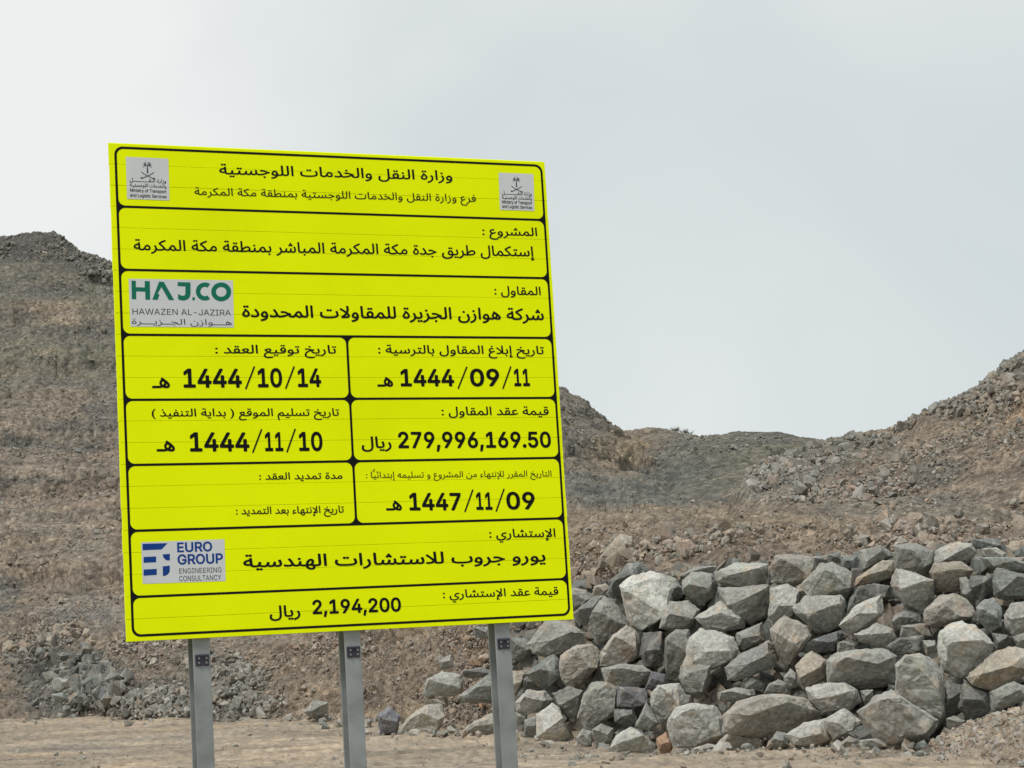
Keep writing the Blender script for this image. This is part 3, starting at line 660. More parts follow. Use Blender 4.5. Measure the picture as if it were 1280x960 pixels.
# ------------------------------------------------------------------ rubble and gravel
cG = [GREY, GREY*1.15, GREEN*1.05, PALE*.8, GREY*.85]; cB = [BROWN*1.15, TAN, BROWN, PALE*.9, PINK*1.1, GREY*1.1]; cD = [DARK*1.2, DARK*1.5, OLIVE*.9, GREY*.85]
ZONES = [   # name, group, x range, y range in the photograph
 ('in the greenish heap left of the billboard', 'stones in the greenish heap', 0, 176, 785, 960),
 ('on the terraced slope left of the billboard', 'stones on the terraced slope', 0, 200, 330, 785),
 ('on the dark hilltop at the far left', 'stones on the far left hilltop', 0, 200, 0, 330),
 ('in the grey scree behind the left post', 'grey scree behind the left post', 176, 350, 700, 960),
 ('on the earth bank between the right two posts', 'stones on the earth bank', 350, 660, 700, 960),
 ('on the hill flank right beside the billboard', 'stones on the hill flank', 600, 800, 400, 640),
 ('on the brown bank behind the boulder pile', 'stones behind the boulder pile', 600, 1300, 640, 760),
 ('in the scree below the right-hand hill', 'scree stones', 880, 1130, 560, 645),
 ('on the low crest left of the right-hand hill', 'rocks on the right-hand crest', 980, 1130, 500, 560),
 ('on the stepped crest of the right-hand hill', 'rocks on the right-hand hilltop', 1130, 1300, 380, 505),
 ('on the brown face of the right-hand hill', 'stones on the right-hand hill', 1130, 1300, 505, 645),
 ('in the light gravel at the lower right corner', 'gravel at the foot of the pile', 1100, 1300, 860, 960)]
def stone_words(x, y, c, size_px):
    z = next((z for z in ZONES if z[2] <= x < z[3] and z[4] <= y < z[5]), ('on the slopes behind', 'stones on the slopes', 0, 1280, 300, 960))
    l = float(np.mean(c)); wm = c[0]/max(c[2], 1e-4)
    tone = ('dark ' if l < .15 else 'pale ' if l > .24 else '')+('tan' if wm > 1.33 and l > .2 else 'brownish' if wm > 1.2 else 'grey')
    size = 'larger' if size_px > 8.5 else 'middling' if size_px > 6 else 'small'
    fx, fy = (x-z[2])/(z[3]-z[2]), (y-z[4])/(z[5]-z[4])
    hx_ = ('left', 'centre', 'right')[min(2, int(fx*3))]; hy_ = ('upper', 'middle', 'lower')[min(2, int(fy*3))]
    return f'{size} {tone} stone {z[0]}, {hy_} {hx_}', z[1]
hill_zone = [(60, 600, 420, 330, .5), (90, 850, 75, 46, 3), (60, 310, 120, 30, 2), (45, 370, 60, 20, 1.5), (40, 420, 160, 30, 1.2), (735, 540, 60, 70, .8)]
place('rubble', [
   scatter(shA, 3000, hill_zone, .03, .26, 2.3, cG+cB[:3]),
   scatter(shA, 1700, [(90, 835, 40, 34, 3), (120, 862, 44, 26, 3), (150, 882, 34, 14, 2), (30, 830, 60, 30, .5)], .05, .24, 1.8, [GREEN*.95, GREEN*.8, GREEN*.65, GREY*.8, GREY, DARK*1.3]),
   scatter(shA, 4600, [(272, 862, 64, 44, 3), (200, 884, 40, 22, 2), (330, 885, 40, 16, 1)], .04, .14, 2.1, cG+[PALE*.85, TAN*.9]),
   scatter(shA, 6500, [(500, 845, 140, 75, 2), (390, 850, 90, 60, 1.2), (600, 810, 60, 60, 1)], .02, .12, 2.4, cB+[RUST*.9, TAN]),
   scatter(shA, 1500, [(40, 300, 130, 26, 2), (120, 330, 50, 26, 2)], .06, .26, 2.1, cD),
   scatter(shA, 1500, [(105, 800, 110, 24, 1), (220, 820, 60, 20, 1)], .03, .2, 2.1, cB)],
   110)
place('bank_rubble', [
   scatter(shA, 3600, [(1000, 685, 340, 24, 2), (760, 690, 60, 40, 2), (1200, 670, 120, 20, 1.5)], .03, .22, 2.2, cB+[GREY, PINK]),
   scatter(shA, 500, [(960, 640, 320, 18, 1), (790, 620, 100, 30, .8)], .03, .12, 2.4, cB+cG)],
   60)
place('hill_rubble', [
   scatter(shC, 2600, [(985, 600, 44, 32, 3), (1040, 575, 50, 22, 1.6), (1090, 612, 110, 14, 1)], .04, .24, 1.9, cG+[PALE*.85, PINK]),
   scatter(shC, 3600, [(1060, 552, 70, 9, 2), (1130, 530, 20, 12, 3), (1180, 505, 60, 14, 3), (1235, 475, 34, 18, 4), (1270, 448, 26, 16, 4), (1220, 500, 80, 20, 1)], .05, .23, 1.9, cD+cG+cB[:3]),
   scatter(shC, 2200, [(1150, 590, 190, 60, 1), (1260, 560, 90, 90, 1)], .03, .18, 2.3, cB+cG)],
   110)
_p = scatter(shB, 900, [(920, 560, 200, 40, 1), (850, 560, 60, 30, 1)], .04, .16, 2.3, cG+cD)
stuff_stones('ridge_stones', *_p)

# fine grit that gives the spoil its grain
for nm_, sh_, n_, zn_, a_, b_ in (
   ('fine_gravel', shA, 15000, [(500, 845, 170, 80, 2), (250, 850, 130, 60, 2), (60, 830, 110, 70, 1.5)], .013, .06),
   ('fine_gravel', shA, 6000, [(980, 680, 340, 34, 2), (760, 690, 60, 50, 2), (790, 618, 120, 36, 1.2)], .014, .07),
   ('fine_gravel', shA, 6500, [(60, 560, 260, 270, 1), (735, 540, 60, 70, .8)], .03, .11),
   ('fine_gravel', shC, 4500, [(1150, 590, 190, 60, 1), (1230, 550, 90, 110, 1), (1000, 590, 90, 50, 1)], .018, .08)):
    p_, s_, c_ = scatter(sh_, n_, zn_, a_, b_, 2.4, cB+[GREY, BROWN], clump=.8)
    stuff_stones(nm_, p_, s_, c_*.92)

# gravel apron at the right foot of the pile, and pebbles strewn on the track
def ground_pts(n, xr, yr):
    x = rng.uniform(*xr, n); y = rng.uniform(*yr, n); r = ray(x, y); d = EYE/(-r[:, 2]); q = CAM+r*d[:, None]
    q[:, 2] = ground_z(q[:, 0], q[:, 1]); return q
pm = []
for i in range(5200):
    a = rng.random(); x = 1288-130*a**1.0*rng.random()**.6; top = np.interp(x, [1130, 1165, 1215, 1290], [938, 925, 902, 884]); y = rng.uniform(top, 953)
    md = float(np.interp(x, bx_, bd_))-.75+(953-y)*.0115
    pm.append(P(x, y, md))
pm = np.array(pm); s = .016*(1-rng.random(len(pm))*(1-(.016/.085)**1.8))**(-1/1.8)
vx, vy, _z = project(pm); cc = np.array([TAN, BROWN*1.05, PALE*.9, TAN*.85, PINK])[rng.integers(0, 5, len(pm))]*rng.uniform(.8, 1.2, (len(pm), 1))
place('gravel', [(pm, s, cc)], 40)
base = []
for i in range(60):        # body of the gravel apron under its stones
    x = 1140+i*6; top = np.interp(x, [1130, 1165, 1215, 1290, 1500], [945, 930, 908, 890, 870]); dd = float(np.interp(x, bx_, bd_))
    base.append([P(np.array(x), np.array(yy), np.array(dd-.62+(953-yy)*.0118)) for yy in (968, 953, 935, top, top-4)])
B_ = np.array(base); B_ = blur(B_, 3, 0); B_[:, -1, 2] -= .3
nb, mb = B_.shape[:2]; ix = np.arange(nb*mb).reshape(nb, mb)
link('gravel_apron', mesh_np('gravel_apron', B_.reshape(-1, 3), np.stack([ix[:-1, :-1], ix[1:, :-1], ix[1:, 1:], ix[:-1, 1:]], -1).reshape(-1, 4), True, np.tile(BROWN*1.15, (nb*mb, 1))), M_dirt, kind='structure')

q = np.concatenate([ground_pts(1500, (-40, 1320), (896, 975)), ground_pts(900, (560, 1320), (930, 962)), ground_pts(500, (0, 520), (896, 912)), ground_pts(500, (640, 1200), (936, 952))])
s = .010*(1-rng.random(len(q))*(1-(.010/.075)**1.9))**(-1/1.9); q[:, 2] += s*.3
stuff_stones('pebbles', q, s, np.array([TAN, BROWN*1.2, PALE*.9, GREY*1.1])[rng.integers(0, 4, len(q))]*rng.uniform(.8, 1.2, (len(q), 1)))

# smaller broken rock packed into the gaps of the boulder pile
f_ = []
for i in range(2600):
    x = rng.uniform(646, 1330); tp = np.interp(x, [640, 740, 860, 1060, 1290], [775, 725, 712, 700, 690]); y = rng.uniform(tp, np.interp(x, bx_, by_))
    f_.append(P(x, y, pile_depth(x, y)+.30+rng.uniform(0, .5)))
f_ = np.array(f_); s = rng.uniform(.07, .24, len(f_))
stuff_stones('pile_infill', f_, s, np.array([GREY, DARK*1.3, GREEN*.9, BROWN])[rng.integers(0, 4, len(f_))]*.85)
f_ = []
for i in range(900):       # chips along the foot of the pile and of the bank
    x = rng.uniform(-20, 1180); y = float(np.interp(x, [0, 100, 300, 470, 640, 1200], [895, 899, 906, 917, 928, 950]))+rng.normal(0, 5)
    p_ = P(x, y, ground_depth(x, y)); p_[2] = ground_z(p_[0:1], p_[1:2])[0]; f_.append(p_)
f_ = np.array(f_); s = .03*(1-rng.random(len(f_))*(1-(.03/.16)**1.7))**(-1/1.7); f_[:, 2] += s*.35
stuff_stones('rock_chips', f_, s, np.array([PALE, GREY*1.2, TAN, GREEN*1.2])[rng.integers(0, 4, len(f_))]*rng.uniform(.8, 1.15, (len(f_), 1)))

# ------------------------------------------------------------------ billboard
_a = np.array((-2.85e-2, -9.8e-3, 4.168e-1)); _t = np.linalg.norm(_a)
R_S = np.array(Matrix.Rotation(_t, 3, Vector(_a/_t)))
O_S = np.array((-2.4055, 13.1897, 1.5503)); BW, BH = 3.0, 3.1073     # lower left corner of the board
bb = bpy.data.objects.new('billboard', None); COL.objects.link(bb)
bb['label'] = 'tall yellow-green project information billboard with Arabic lettering on three grey steel posts'; bb['category'] = 'billboard'
FOOT = O_S[2]/R_S[2, 2]
org = O_S - R_S[:, 2]*FOOT
mm = Matrix(R_S.tolist()).to_4x4()
for i in range(3): mm[i][3] = org[i]
bb.matrix_world = mm
def uv(px, py):
    r = ray(px, py); n = R_S[:, 1]; t = ((O_S-CAM)@n)/(r@n); q = CAM+r*t-O_S
    return float(q@R_S[:, 0]), float(q@R_S[:, 2])

M_yel = flat_material('yellow_reflective_sheet', (.83, .955, .0), .62, .06, var=.06, scale=1.1, bump=.006)
M_edge = flat_material('panel_metal', (.42, .43, .40), .45, .4, .6)
M_ink = flat_material('black_print', (.007, .007, .007), .55, .1)
M_logo = flat_material('grey_logo_sheet', (.60, .63, .64), .45, .3, var=.05)
M_green = flat_material('green_print', (.006, .16, .10), .5, .15)
M_blue = flat_material('blue_print', (.006, .048, .24), .5, .15)
M_gink = flat_material('grey_print', (.06, .068, .072), .5, .15)
M_post = flat_material('galvanised_steel', (.27, .292, .288), .5, .4, .25, var=.30, scale=4, bump=.002)
M_clamp = flat_material('dark_clamp', (.06, .055, .075), .5, .4, .5)
M_bolt = flat_material('bolt_metal', (.25, .25, .25), .35, .5, .8)

def box(bm, x0, x1, y0, y1, z0, z1):
    v = [bm.verts.new((x, y, z)) for x in (x0, x1) for y in (y0, y1) for z in (z0, z1)]
    for q in ((0, 1, 3, 2), (4, 6, 7, 5), (0, 4, 5, 1), (2, 3, 7, 6), (0, 2, 6, 4), (1, 5, 7, 3)): bm.faces.new([v[i] for i in q])
def bm_obj(name, bm, mat, parent, smooth=False, **kw):
    bmesh.ops.recalc_face_normals(bm, faces=bm.faces)
    me = bpy.data.meshes.new(name); bm.to_mesh(me); bm.free()
    return link(name, me, mat, parent, **kw)

NP_ = 23; ph = BH/NP_; gp = .0016
for i in range(NP_):
    z0 = FOOT+i*ph; j = rng.uniform(-.0018, .0018); wv = rng.uniform(-.0012, .0012)
    bm = bmesh.new()
    z1 = z0+ph-gp
    # extruded plank: chamfered front face, tongue behind the joint above
    pr = [(0.0012, z0), (0, z0+.0015), (0, z1-.0015), (.0012, z1), (.012, z1), (.012, z1+.006), (.020, z1+.006), (.020, z0+.008), (.028, z0+.008), (.028, z0)]
    A_ = [bm.verts.new((j-.0005, y+wv*.3, z)) for y, z in pr]; B2 = [bm.verts.new((BW+j*.6, y+wv*.3, z)) for y, z in pr]
    for k in range(len(pr)):
        bm.faces.new((A_[k], A_[(k+1) % len(pr)], B2[(k+1) % len(pr)], B2[k]))
    bm.faces.new(A_); bm.faces.new(B2[::-1])
    bm_obj('panel', bm, M_yel, bb)

# ---- flat print
def curve_mesh(splines, y):
    """even-odd filled outlines in board coordinates (x, z above the board's foot)"""
    cu = bpy.data.curves.new('print', 'CURVE'); cu.dimensions = '2D'; cu.fill_mode = 'BOTH'
    for pts in splines:
        sp = cu.splines.new('POLY'); sp.points.add(len(pts)-1); sp.use_cyclic_u = True
        for k, (a, b) in enumerate(pts): sp.points[k].co = (a, b, 0, 1)
    return curve_to_mesh(cu, y, lambda v: (v[0], v[1]))
def curve_to_mesh(cu, y, fn):
    o = bpy.data.objects.new('tmp', cu); COL.objects.link(o)
    me = bpy.data.meshes.new_from_object(o.evaluated_get(bpy.context.evaluated_depsgraph_get()))
    bpy.data.objects.remove(o); bpy.data.curves.remove(cu)
    n = len(me.vertices); a = np.empty(n*3, np.float32); me.vertices.foreach_get('co', a); a = a.reshape(-1, 3)
    x, z = fn((a[:, 0].copy(), a[:, 1].copy()))
    a[:, 0] = x; a[:, 1] = y; a[:, 2] = z+FOOT
    me.vertices.foreach_set('co', a.ravel()); me.update(); me.materials.clear()
    return me
def rrect(x0, z0, x1, z1, r, n=7):
    p_ = []
    for cx, cz, a0 in ((x1-r, z1-r, 0), (x0+r, z1-r, 90), (x0+r, z0+r, 180), (x1-r, z0+r, 270)):
        for k in range(n+1):
            a = math.radians(a0+90*k/n); p_.append((cx+r*math.cos(a), cz+r*math.sin(a)))
    return p_
def vline(a, b): return (uv(*a)[1]+uv(*b)[1])/2
rows = [vline((147, 258.8), (681, 274.5)), vline((149, 338.1), (685, 346.9)), vline((153.6, 418.8), (690.7, 422.1)),
        vline((158, 499.2), (697, 498)), vline((160, 579.6), (701, 573.8)), vline((164, 662.3), (706, 648.9)), vline((168, 745.5), (709, 724.4))]
u0, u1 = .032, BW-.020; v0, v1 = .026, BH-.020
t = .0078; um = (uv(433.6, 422.6)[0]+uv(445.2, 652.9)[0])/2
edges = [v1-2*t+t]+rows+[v0+t]
edges[0] = v1-t; RC = .042
sp = [rrect(u0, v0, u1, v1, RC+.012)]
for k in range(8):
    top, bot = edges[k]-t, edges[k+1]+t
    cells = [(u0+2*t, u1-2*t)] if k not in (3, 4, 5) else [(u0+2*t, um-t), (um+t, u1-2*t)]
    for a, b in cells: sp.append(rrect(a, bot, b, top, RC))
link('border_lines', curve_mesh(sp, -.0008), M_ink, bb)

# ---- writing: Arabic letters are joined by choosing their positional forms
_RIGHT = 'اأإآدذرزوؤةىء'
def shape_ar(s):
    out = []; s = s.replace('لا', '\uE001').replace('لإ', '\uE002')
    def joinable(c): return '\u0621' <= c <= '\u064a' or c in '\uE001\uE002\u0640'
    def joins_next(c): return joinable(c) and c not in _RIGHT and c not in '\uE001\uE002'
    def joins_prev(c): return joinable(c) and c != 'ء'
    for i, c in enumerate(s):
        if c == '\u0640' or not joinable(c): out.append(c); continue
        p_ = i > 0 and joins_next(s[i-1]) and joins_prev(c)
        n_ = i < len(s)-1 and joins_next(c) and joins_prev(s[i+1])
        base = {'\uE001': 'ARABIC LIGATURE LAM WITH ALEF', '\uE002': 'ARABIC LIGATURE LAM WITH ALEF WITH HAMZA BELOW'}.get(c) or unicodedata.name(c)
        form = ('MEDIAL' if p_ and n_ else 'FINAL' if p_ else 'INITIAL' if n_ else 'ISOLATED')+' FORM'
        out.append(unicodedata.lookup(base+' '+form))
    return ''.join(out)
def rtl(s):
    s = shape_ar(s)[::-1]
    return s.translate({ord('('): ')', ord(')'): '('}) 
from mathutils.geometry import delaunay_2d_cdt
try: GROT = bpy.data.fonts.load(bpy.utils.system_resource('DATAFILES', path='fonts')+'/Inter.woff2')     # Blender's own interface font
except Exception: GROT = None
def outline(s, space=1.0, latin=None):
    cu = bpy.data.curves.new('text', 'FONT'); cu.body = s
    if GROT and (max(s) < '\u0250' if latin is None else latin): cu.font = GROT
    cu.resolution_u = 4; cu.fill_mode = 'NONE'; cu.space_character = space
    o = bpy.data.objects.new('tmp', cu); COL.objects.link(o)
    me = bpy.data.meshes.new_from_object(o.evaluated_get(bpy.context.evaluated_depsgraph_get()))
    bpy.data.objects.remove(o); bpy.data.curves.remove(cu)
    v = np.array([q.co[:2] for q in me.vertices]).reshape(-1, 2); e_ = np.array([q.vertices[:] for q in me.edges]).reshape(-1, 2)
    bpy.data.meshes.remove(me); return v, e_
_glyphs = {}
def glyph(ch, off, latin):
    """filled glyph: union (non-zero winding) of its outlines and of a stroke of half-width off along them"""
    key = (ch, round(off, 4), latin)
    if key in _glyphs: return _glyphs[key]
    v, ed = outline(ch, 1.0, latin)
    if not len(v): _glyphs[key] = (v, None, None); return _glyphs[key]
    nxt = {}; start = 0; segs = []
    loops = []; cur = [0]
    # outlines come as closed rings of consecutive vertices
    ring_end = sorted({max(a, b) for a, b in ed if abs(a-b) > 1} | {len(v)-1}); st = 0
    for en in ring_end:
        loops.append(np.arange(st, en+1)); st = en+1
    V2 = []; E2 = []; MK = []
    def ring(pts, mk=0):
        o_ = len(V2); V2.extend(pts); n_ = len(pts); MK.extend([mk]*n_)
        for k in range(n_): E2.append((o_+k, o_+(k+1) % n_))
    for lp in loops:
        p_ = v[lp]; ring([tuple(q) for q in p_])
        if off > 0:
            n_ = len(p_)
            for k in range(n_):
                a_, b_ = p_[k], p_[(k+1) % n_]; d = b_-a_; L = np.hypot(*d)
                if L < 1e-6: continue
                d = d/L*off; q = np.array((-d[1], d[0])); d = d*.45
                ring([tuple(x) for x in (a_-d+q, a_-d-q, b_+d-q, b_+d+q)], 1)
    r = delaunay_2d_cdt([Vector(x) for x in V2], E2, [], 0, 1e-5)
    vv = np.array([x[:] for x in r[0]]); tt = np.array([x for x in r[2]])
    c = vv[tt].mean(1); V2 = np.array(V2); E2 = np.array(E2)
    rings = []; A_, B2 = V2[E2[:, 0]], V2[E2[:, 1]]
    # font contours: winding as drawn; stroke quads: all the same way round, so any hit counts
    mk = np.array(MK) == 0
    def wind(A_, B2):
        y = c[:, 1, None]; up_ = (A_[None, :, 1] <= y) & (B2[None, :, 1] > y); dn = (A_[None, :, 1] > y) & (B2[None, :, 1] <= y)
        cr_ = (B2[None, :, 0]-A_[None, :, 0])*(y-A_[None, :, 1])-(c[:, 0, None]-A_[None, :, 0])*(B2[None, :, 1]-A_[None, :, 1])
        return (up_ & (cr_ > 0)).sum(1)-(dn & (cr_ < 0)).sum(1)
    ins = wind(A_[mk], B2[mk]) != 0
    if off > 0: ins |= wind(A_[~mk], B2[~mk]) != 0
    _glyphs[key] = (v, vv, tt[ins]); return _glyphs[key]
def text_mesh(s, xl, yl, xr, yr, h, ref=.714, off=.012, y=-.0016, space=1.0, words=False, **_k):
    """write s so that it spans photo x xl..xr on the baseline (yl,yr); h = letter height in photo pixels"""
    (ua, va), (ub, vb) = uv(xl, yl), uv(xr, yr); hh = uv(xl, yl-h)[1]-va
    if max(s) < '\u0250': ref = outline('H')[0][:, 1].max()+off*.9
    full, _ = outline(s, space); i = 0; VV, TT, n = [], [], 0; WD = []; wd = 0
    for ch in s:
        g, vv, tt = glyph(ch, off, max(s) < '\u0250')
        if tt is None: wd += 1; continue
        WD.append(np.full(len(tt), wd))
        dx = full[i]-g[0]; i += len(g)
        VV.append(vv+dx); TT.append(tt+n); n += len(vv)
    VV = np.concatenate(VV); TT = np.concatenate(TT); used = np.unique(TT); rm = np.full(n, -1); rm[used] = np.arange(len(used)); VV = VV[used]; TT = rm[TT]
    a, b = VV[:, 0].min(), VV[:, 0].max(); k = (VV[:, 0]-a)/(b-a)
    W3 = np.stack([ua+(ub-ua)*k, np.full(len(k), y), va+(vb-va)*k+VV[:, 1]*hh/ref+FOOT], 1)
    if not words: return mesh_np('print', W3, TT, False)
    WD = np.concatenate(WD); out_ = []
    for w_ in np.unique(WD):
        T_ = TT[WD == w_]; us = np.unique(T_); rm_ = np.full(len(W3), -1); rm_[us] = np.arange(len(us)); out_.append(mesh_np('print', W3[us], rm_[T_], False))
    return out_
def AR(s, *a, **k):
    for me in text_mesh(rtl(s), *a, **{'off': .015, 'words': True, **k}): link('word', me, M_ink, bb)
def LA(s, *a, mat=None, **k): return link('lettering', text_mesh(s, *a, **{'ref': .727, 'off': .023, 'space': 1.0, **k}), mat or M_ink, bb)

AR('وزارة النقل والخدمات اللوجستية', 274, 217.5, 565.5, 225.5, 12.5)
AR('فرع وزارة النقل والخدمات اللوجستية بمنطقة مكة المكرمة', 243, 243.5, 595, 252.3, 9.5, off=.006)
AR('المشروع :', 603, 293.6, 671.5, 295, 10.4)
AR('إستكمال طريق جدة مكة المكرمة المباشر بمنطقة مكة المكرمة', 167, 312.5, 668, 320.5, 13.3)
AR('المقاول :', 618, 368, 676, 368.9, 10.5)
AR('شركة هوازن الجزيرة للمقاولات المحدودة', 302.7, 396, 680, 400, 15, off=.019)
AR('تاريخ إبلاغ المقاول بالترسية :', 472.7, 441.6, 680, 442.6, 10.5)
AR('تاريخ توقيع العقد :', 269, 441.6, 420.5, 441.8, 10.6)
AR('قيمة عقد المقاول :', 552, 519, 686, 518.6, 10.5)
AR('تاريخ تسليم الموقع ( بداية التنفيذ )', 189.6, 520.6, 424, 519.6, 9.6)
AR('التاريخ المقرر للإنتهاء من المشروع و تسليمه إبتدائيا :', 457.6, 597.6, 689.4, 595.4, 7.8, off=.003)
AR('مدة تمديد العقد :', 324, 599.6, 428, 598.4, 8.6)
AR('تاريخ الإنتهاء بعد التمديد :', 295, 643, 430, 640.6, 9)
AR('الإستشاري :', 611.6, 672, 694.4, 671, 10.6)
AR('يورو جروب للاستشارات الهندسية', 304, 709, 682, 701.6, 15, off=.019)
AR('قيمة عقد الإستشاري :', 553.7, 747.6, 698, 743.2, 10)
AR('ريال', 452, 560, 489.4, 559.6, 14, off=.019)
AR('ريال', 336.9, 771.6, 375.5, 770, 14, off=.019)
HE = '\ufeeb\u0640'[::-1]
for xl, yb, xr, h in ((471.6, 482.8, 491.5, 13.5), (190, 484.6, 212.5, 14.5), (195.7, 563.8, 218.7, 15), (482.6, 637.6, 502.5, 14)):
    link('lettering', text_mesh(HE, xl, yb, xr, yb, h*.85, ref=.499, off=.02), M_ink, bb)
for s_, xl, yb, xr, h in (('1444', 501, 482.2, 568, 21), ('09', 588, 482.1, 624.6, 21), ('11', 643, 482, 662.6, 21),
      ('1444', 229.5, 483.8, 302.5, 23), ('10', 322.5, 483.4, 353, 23), ('14', 372.5, 483, 401.7, 22.5),
      ('1444', 237.6, 563.6, 312, 23.2), ('11', 331.5, 563.2, 354.3, 23), ('10', 374, 562.9, 403.5, 23),
      ('1447', 512, 637.3, 576.8, 21.3), ('11', 595.5, 636.6, 615.8, 21.2), ('09', 633.4, 636, 669, 21),
      ):
    LA(s_, xl, yb, xr, yb-.1, h)
LA('279,996,169.50', 498, 559.6, 689, 558.8, 19.8)
LA('2,194,200', 390.8, 767.2, 501.5, 763.6, 17.2)
def stroke(name, pts, wd, mat, y=-.0018):
    bm = bmesh.new()
    for (a, b) in pts:
        (x0, z0), (x1, z1) = uv(*a), uv(*b); d = Vector((x1-x0, z1-z0)); L = d.length; d /= L; n_ = Vector((-d.y, d.x))*wd/2
        bm.faces.new([bm.verts.new((p_[0], y, p_[1]+FOOT)) for p_ in ((x0+n_.x, z0+n_.y), (x0-n_.x, z0-n_.y), (x1-n_.x, z1-n_.y), (x1+n_.x, z1+n_.y))])
    return bm_obj(name, bm, mat, bb)
for xb, yb, xt, yt in ((572.5, 486, 583.5, 458.5), (628.5, 486, 638.5, 458), (307, 486.5, 318, 458), (357, 486, 367.7, 458),
      (315.8, 566, 327, 536.5), (358.5, 565.5, 369, 536), (581, 640, 591, 612), (620, 639.5, 630, 611)):
    stroke('slash', [((xb, yb), (xt, yt))], .0105, M_ink)
# small tanween over the alef of the last small line
stroke('tanween', [((465.5, 588.2), (468.5, 586.6)), ((465.5, 590), (468.5, 588.4))], .0035, M_ink)

# ---- logo sheets
def quad(name, px, mat, y=-.0016, label=None):
    bm = bmesh.new(); bm.faces.new([bm.verts.new((uv(*p_)[0], y, uv(*p_)[1]+FOOT)) for p_ in px])
    return bm_obj(name, bm, mat, bb, label=label)
def poly_print(name, polys, mat, y=-.0026, parent=None):
    o = link(name, curve_mesh([[uv(*p_) for p_ in pl] for pl in polys], y), mat, parent or bb); return o
def ministry(x0, y0, x1, y1, sk):
    lg = quad('ministry_logo', [(x0, y0), (x1, y0+sk), (x1+.6*(y1-y0)/20, y1+sk*.8), (x0+1.6, y1)], M_logo, label='square grey ministry emblem sheet')
    X = lambda a, b: (x0+(x1-x0)*a+(y1-y0)*.035*b, y0+(y1-y0)*b+sk*a)
    def tx(s, a0, a1, b, h, ar=False, off=.01):
        l, r_ = X(a0, b), X(a1, b)
        link('lettering', text_mesh(rtl(s) if ar else s, l[0], l[1], r_[0], r_[1], h, ref=.714, off=off, y=-.0026), M_ink, lg)
    # palm tree over two crossed sabres
    bm_p = []
    for k in range(9):
        a = math.radians(200-k*27.5); L = .125
        cx, cy = .5, .19
        ex, ey = cx+math.cos(a)*L, cy-math.sin(a)*L*1.0+.02
        mx, my = (cx+ex)/2, (cy+ey)/2-.03
        bm_p.append([X(cx-.008, cy), X(mx, my-.012), X(ex, ey), X(mx, my+.014)])
    tr = [[X(.488, .2), X(.512, .2), X(.518, .37), X(.482, .37)]]
    sw = []
    for sgn in (-1, 1):
        L_ = []; R_ = []
        for k in range(9):
            t_ = k/8; x = .5+sgn*(-.15+.30*t_); yy = .36+.13*math.sin(t_*math.pi*.62)*1.0-.0*t_
            yy = .33+.16*t_**.8 if True else yy
            L_.append(X(x, yy)); R_.append(X(x, yy+.022))
        sw.append(L_+R_[::-1])
        sw.append([X(.5+sgn*.12, .475), X(.5+sgn*.17, .47), X(.5+sgn*.17, .50), X(.5+sgn*.12, .505)])
    for pl in bm_p+tr+sw: poly_list.append((pl, lg))
    tx('وزارة النقـــــــــــل', .07, .93, .58, 4.4, True); tx('والخدمات اللوجستيـة', .07, .93, .70, 4.4, True)
    tx('Ministry of Transport', .07, .93, .825, 4.0, off=.012); tx('and Logistic Services', .07, .93, .945, 4.0, off=.012)
poly_list = []
ministry(157.2, 196, 210.2, 248.6, 2.4)
ministry(623.2, 215.8, 666.6, 262.2, 1.9)
for lg in {id(l): l for _, l in poly_list}.values():
    bm = bmesh.new()
    for i_, (pl, l) in enumerate(poly_list):
        if l is lg: bm.faces.new([bm.verts.new((uv(*p_)[0], -.0024-i_*.00002, uv(*p_)[1]+FOOT)) for p_ in pl])
    me = bpy.data.meshes.new('emblem'); bm.to_mesh(me); bm.free(); link('emblem', me, M_gink, lg, label='palm tree over two crossed sabres')

cl = quad('contractor_logo', [(160.6, 348.4), (291, 350.6), (292.3, 409.3), (163, 408.3)], M_logo, label='grey logo sheet with large green letters')
def G_(x, y): return (140+x/4.414, 330+y/4.414)
def gpoly(polys): return poly_print('lettering', [[G_(*p_) for p_ in pl] for pl in polys], M_green, parent=cl)
gpoly([[(107, 92), (131, 93), (131, 128), (180, 130), (180, 94), (208, 95), (210, 198), (184, 197), (183, 153), (133, 151), (133, 195), (109, 194)]])
gpoly([[(259, 98), (285, 99), (343, 200), (313, 199), (272, 127), (250, 166), (262, 167), (252, 198), (222, 197)]])
gpoly([[(362, 100), (432, 102), (433, 165), (428, 184), (414, 197), (396, 202), (376, 200), (364, 193), (364, 165), (380, 174), (396, 176), (404, 168), (405, 124), (362, 122)]])
gpoly([[(443, 184), (457, 184), (457, 200), (443, 200)]])
def arc(cx, cy, rx, ry, a0, a1, n=26): return [(cx+rx*math.cos(math.radians(a0+(a1-a0)*k/n)), cy-ry*math.sin(math.radians(a0+(a1-a0)*k/n))) for k in range(n+1)]
gpoly([arc(512, 152, 50, 50, 55, 305)+arc(512, 152, 25, 26, 305, 55)])
gpoly([arc(602, 154, 55, 52, 0, 350, 34), arc(602, 154, 29, 27, 0, 350, 34)])
LAp = lambda s, xl, yl, xr, yr, h, mat, par, off=.02, ar=False, ref=.727: link('lettering', text_mesh(rtl(s) if ar else s, xl, yl, xr, yr, h, ref=ref, off=off, y=-.0026), mat, par)
LAp('HAWAZEN AL-JAZIRA', 165.6, 393, 288.6, 394.6, 7.4, M_gink, cl, .0)
LAp('هـــوازن الجــزيـــرة', 164.6, 405, 289.8, 406.6, 7.2, M_gink, cl, .0, True, .714)

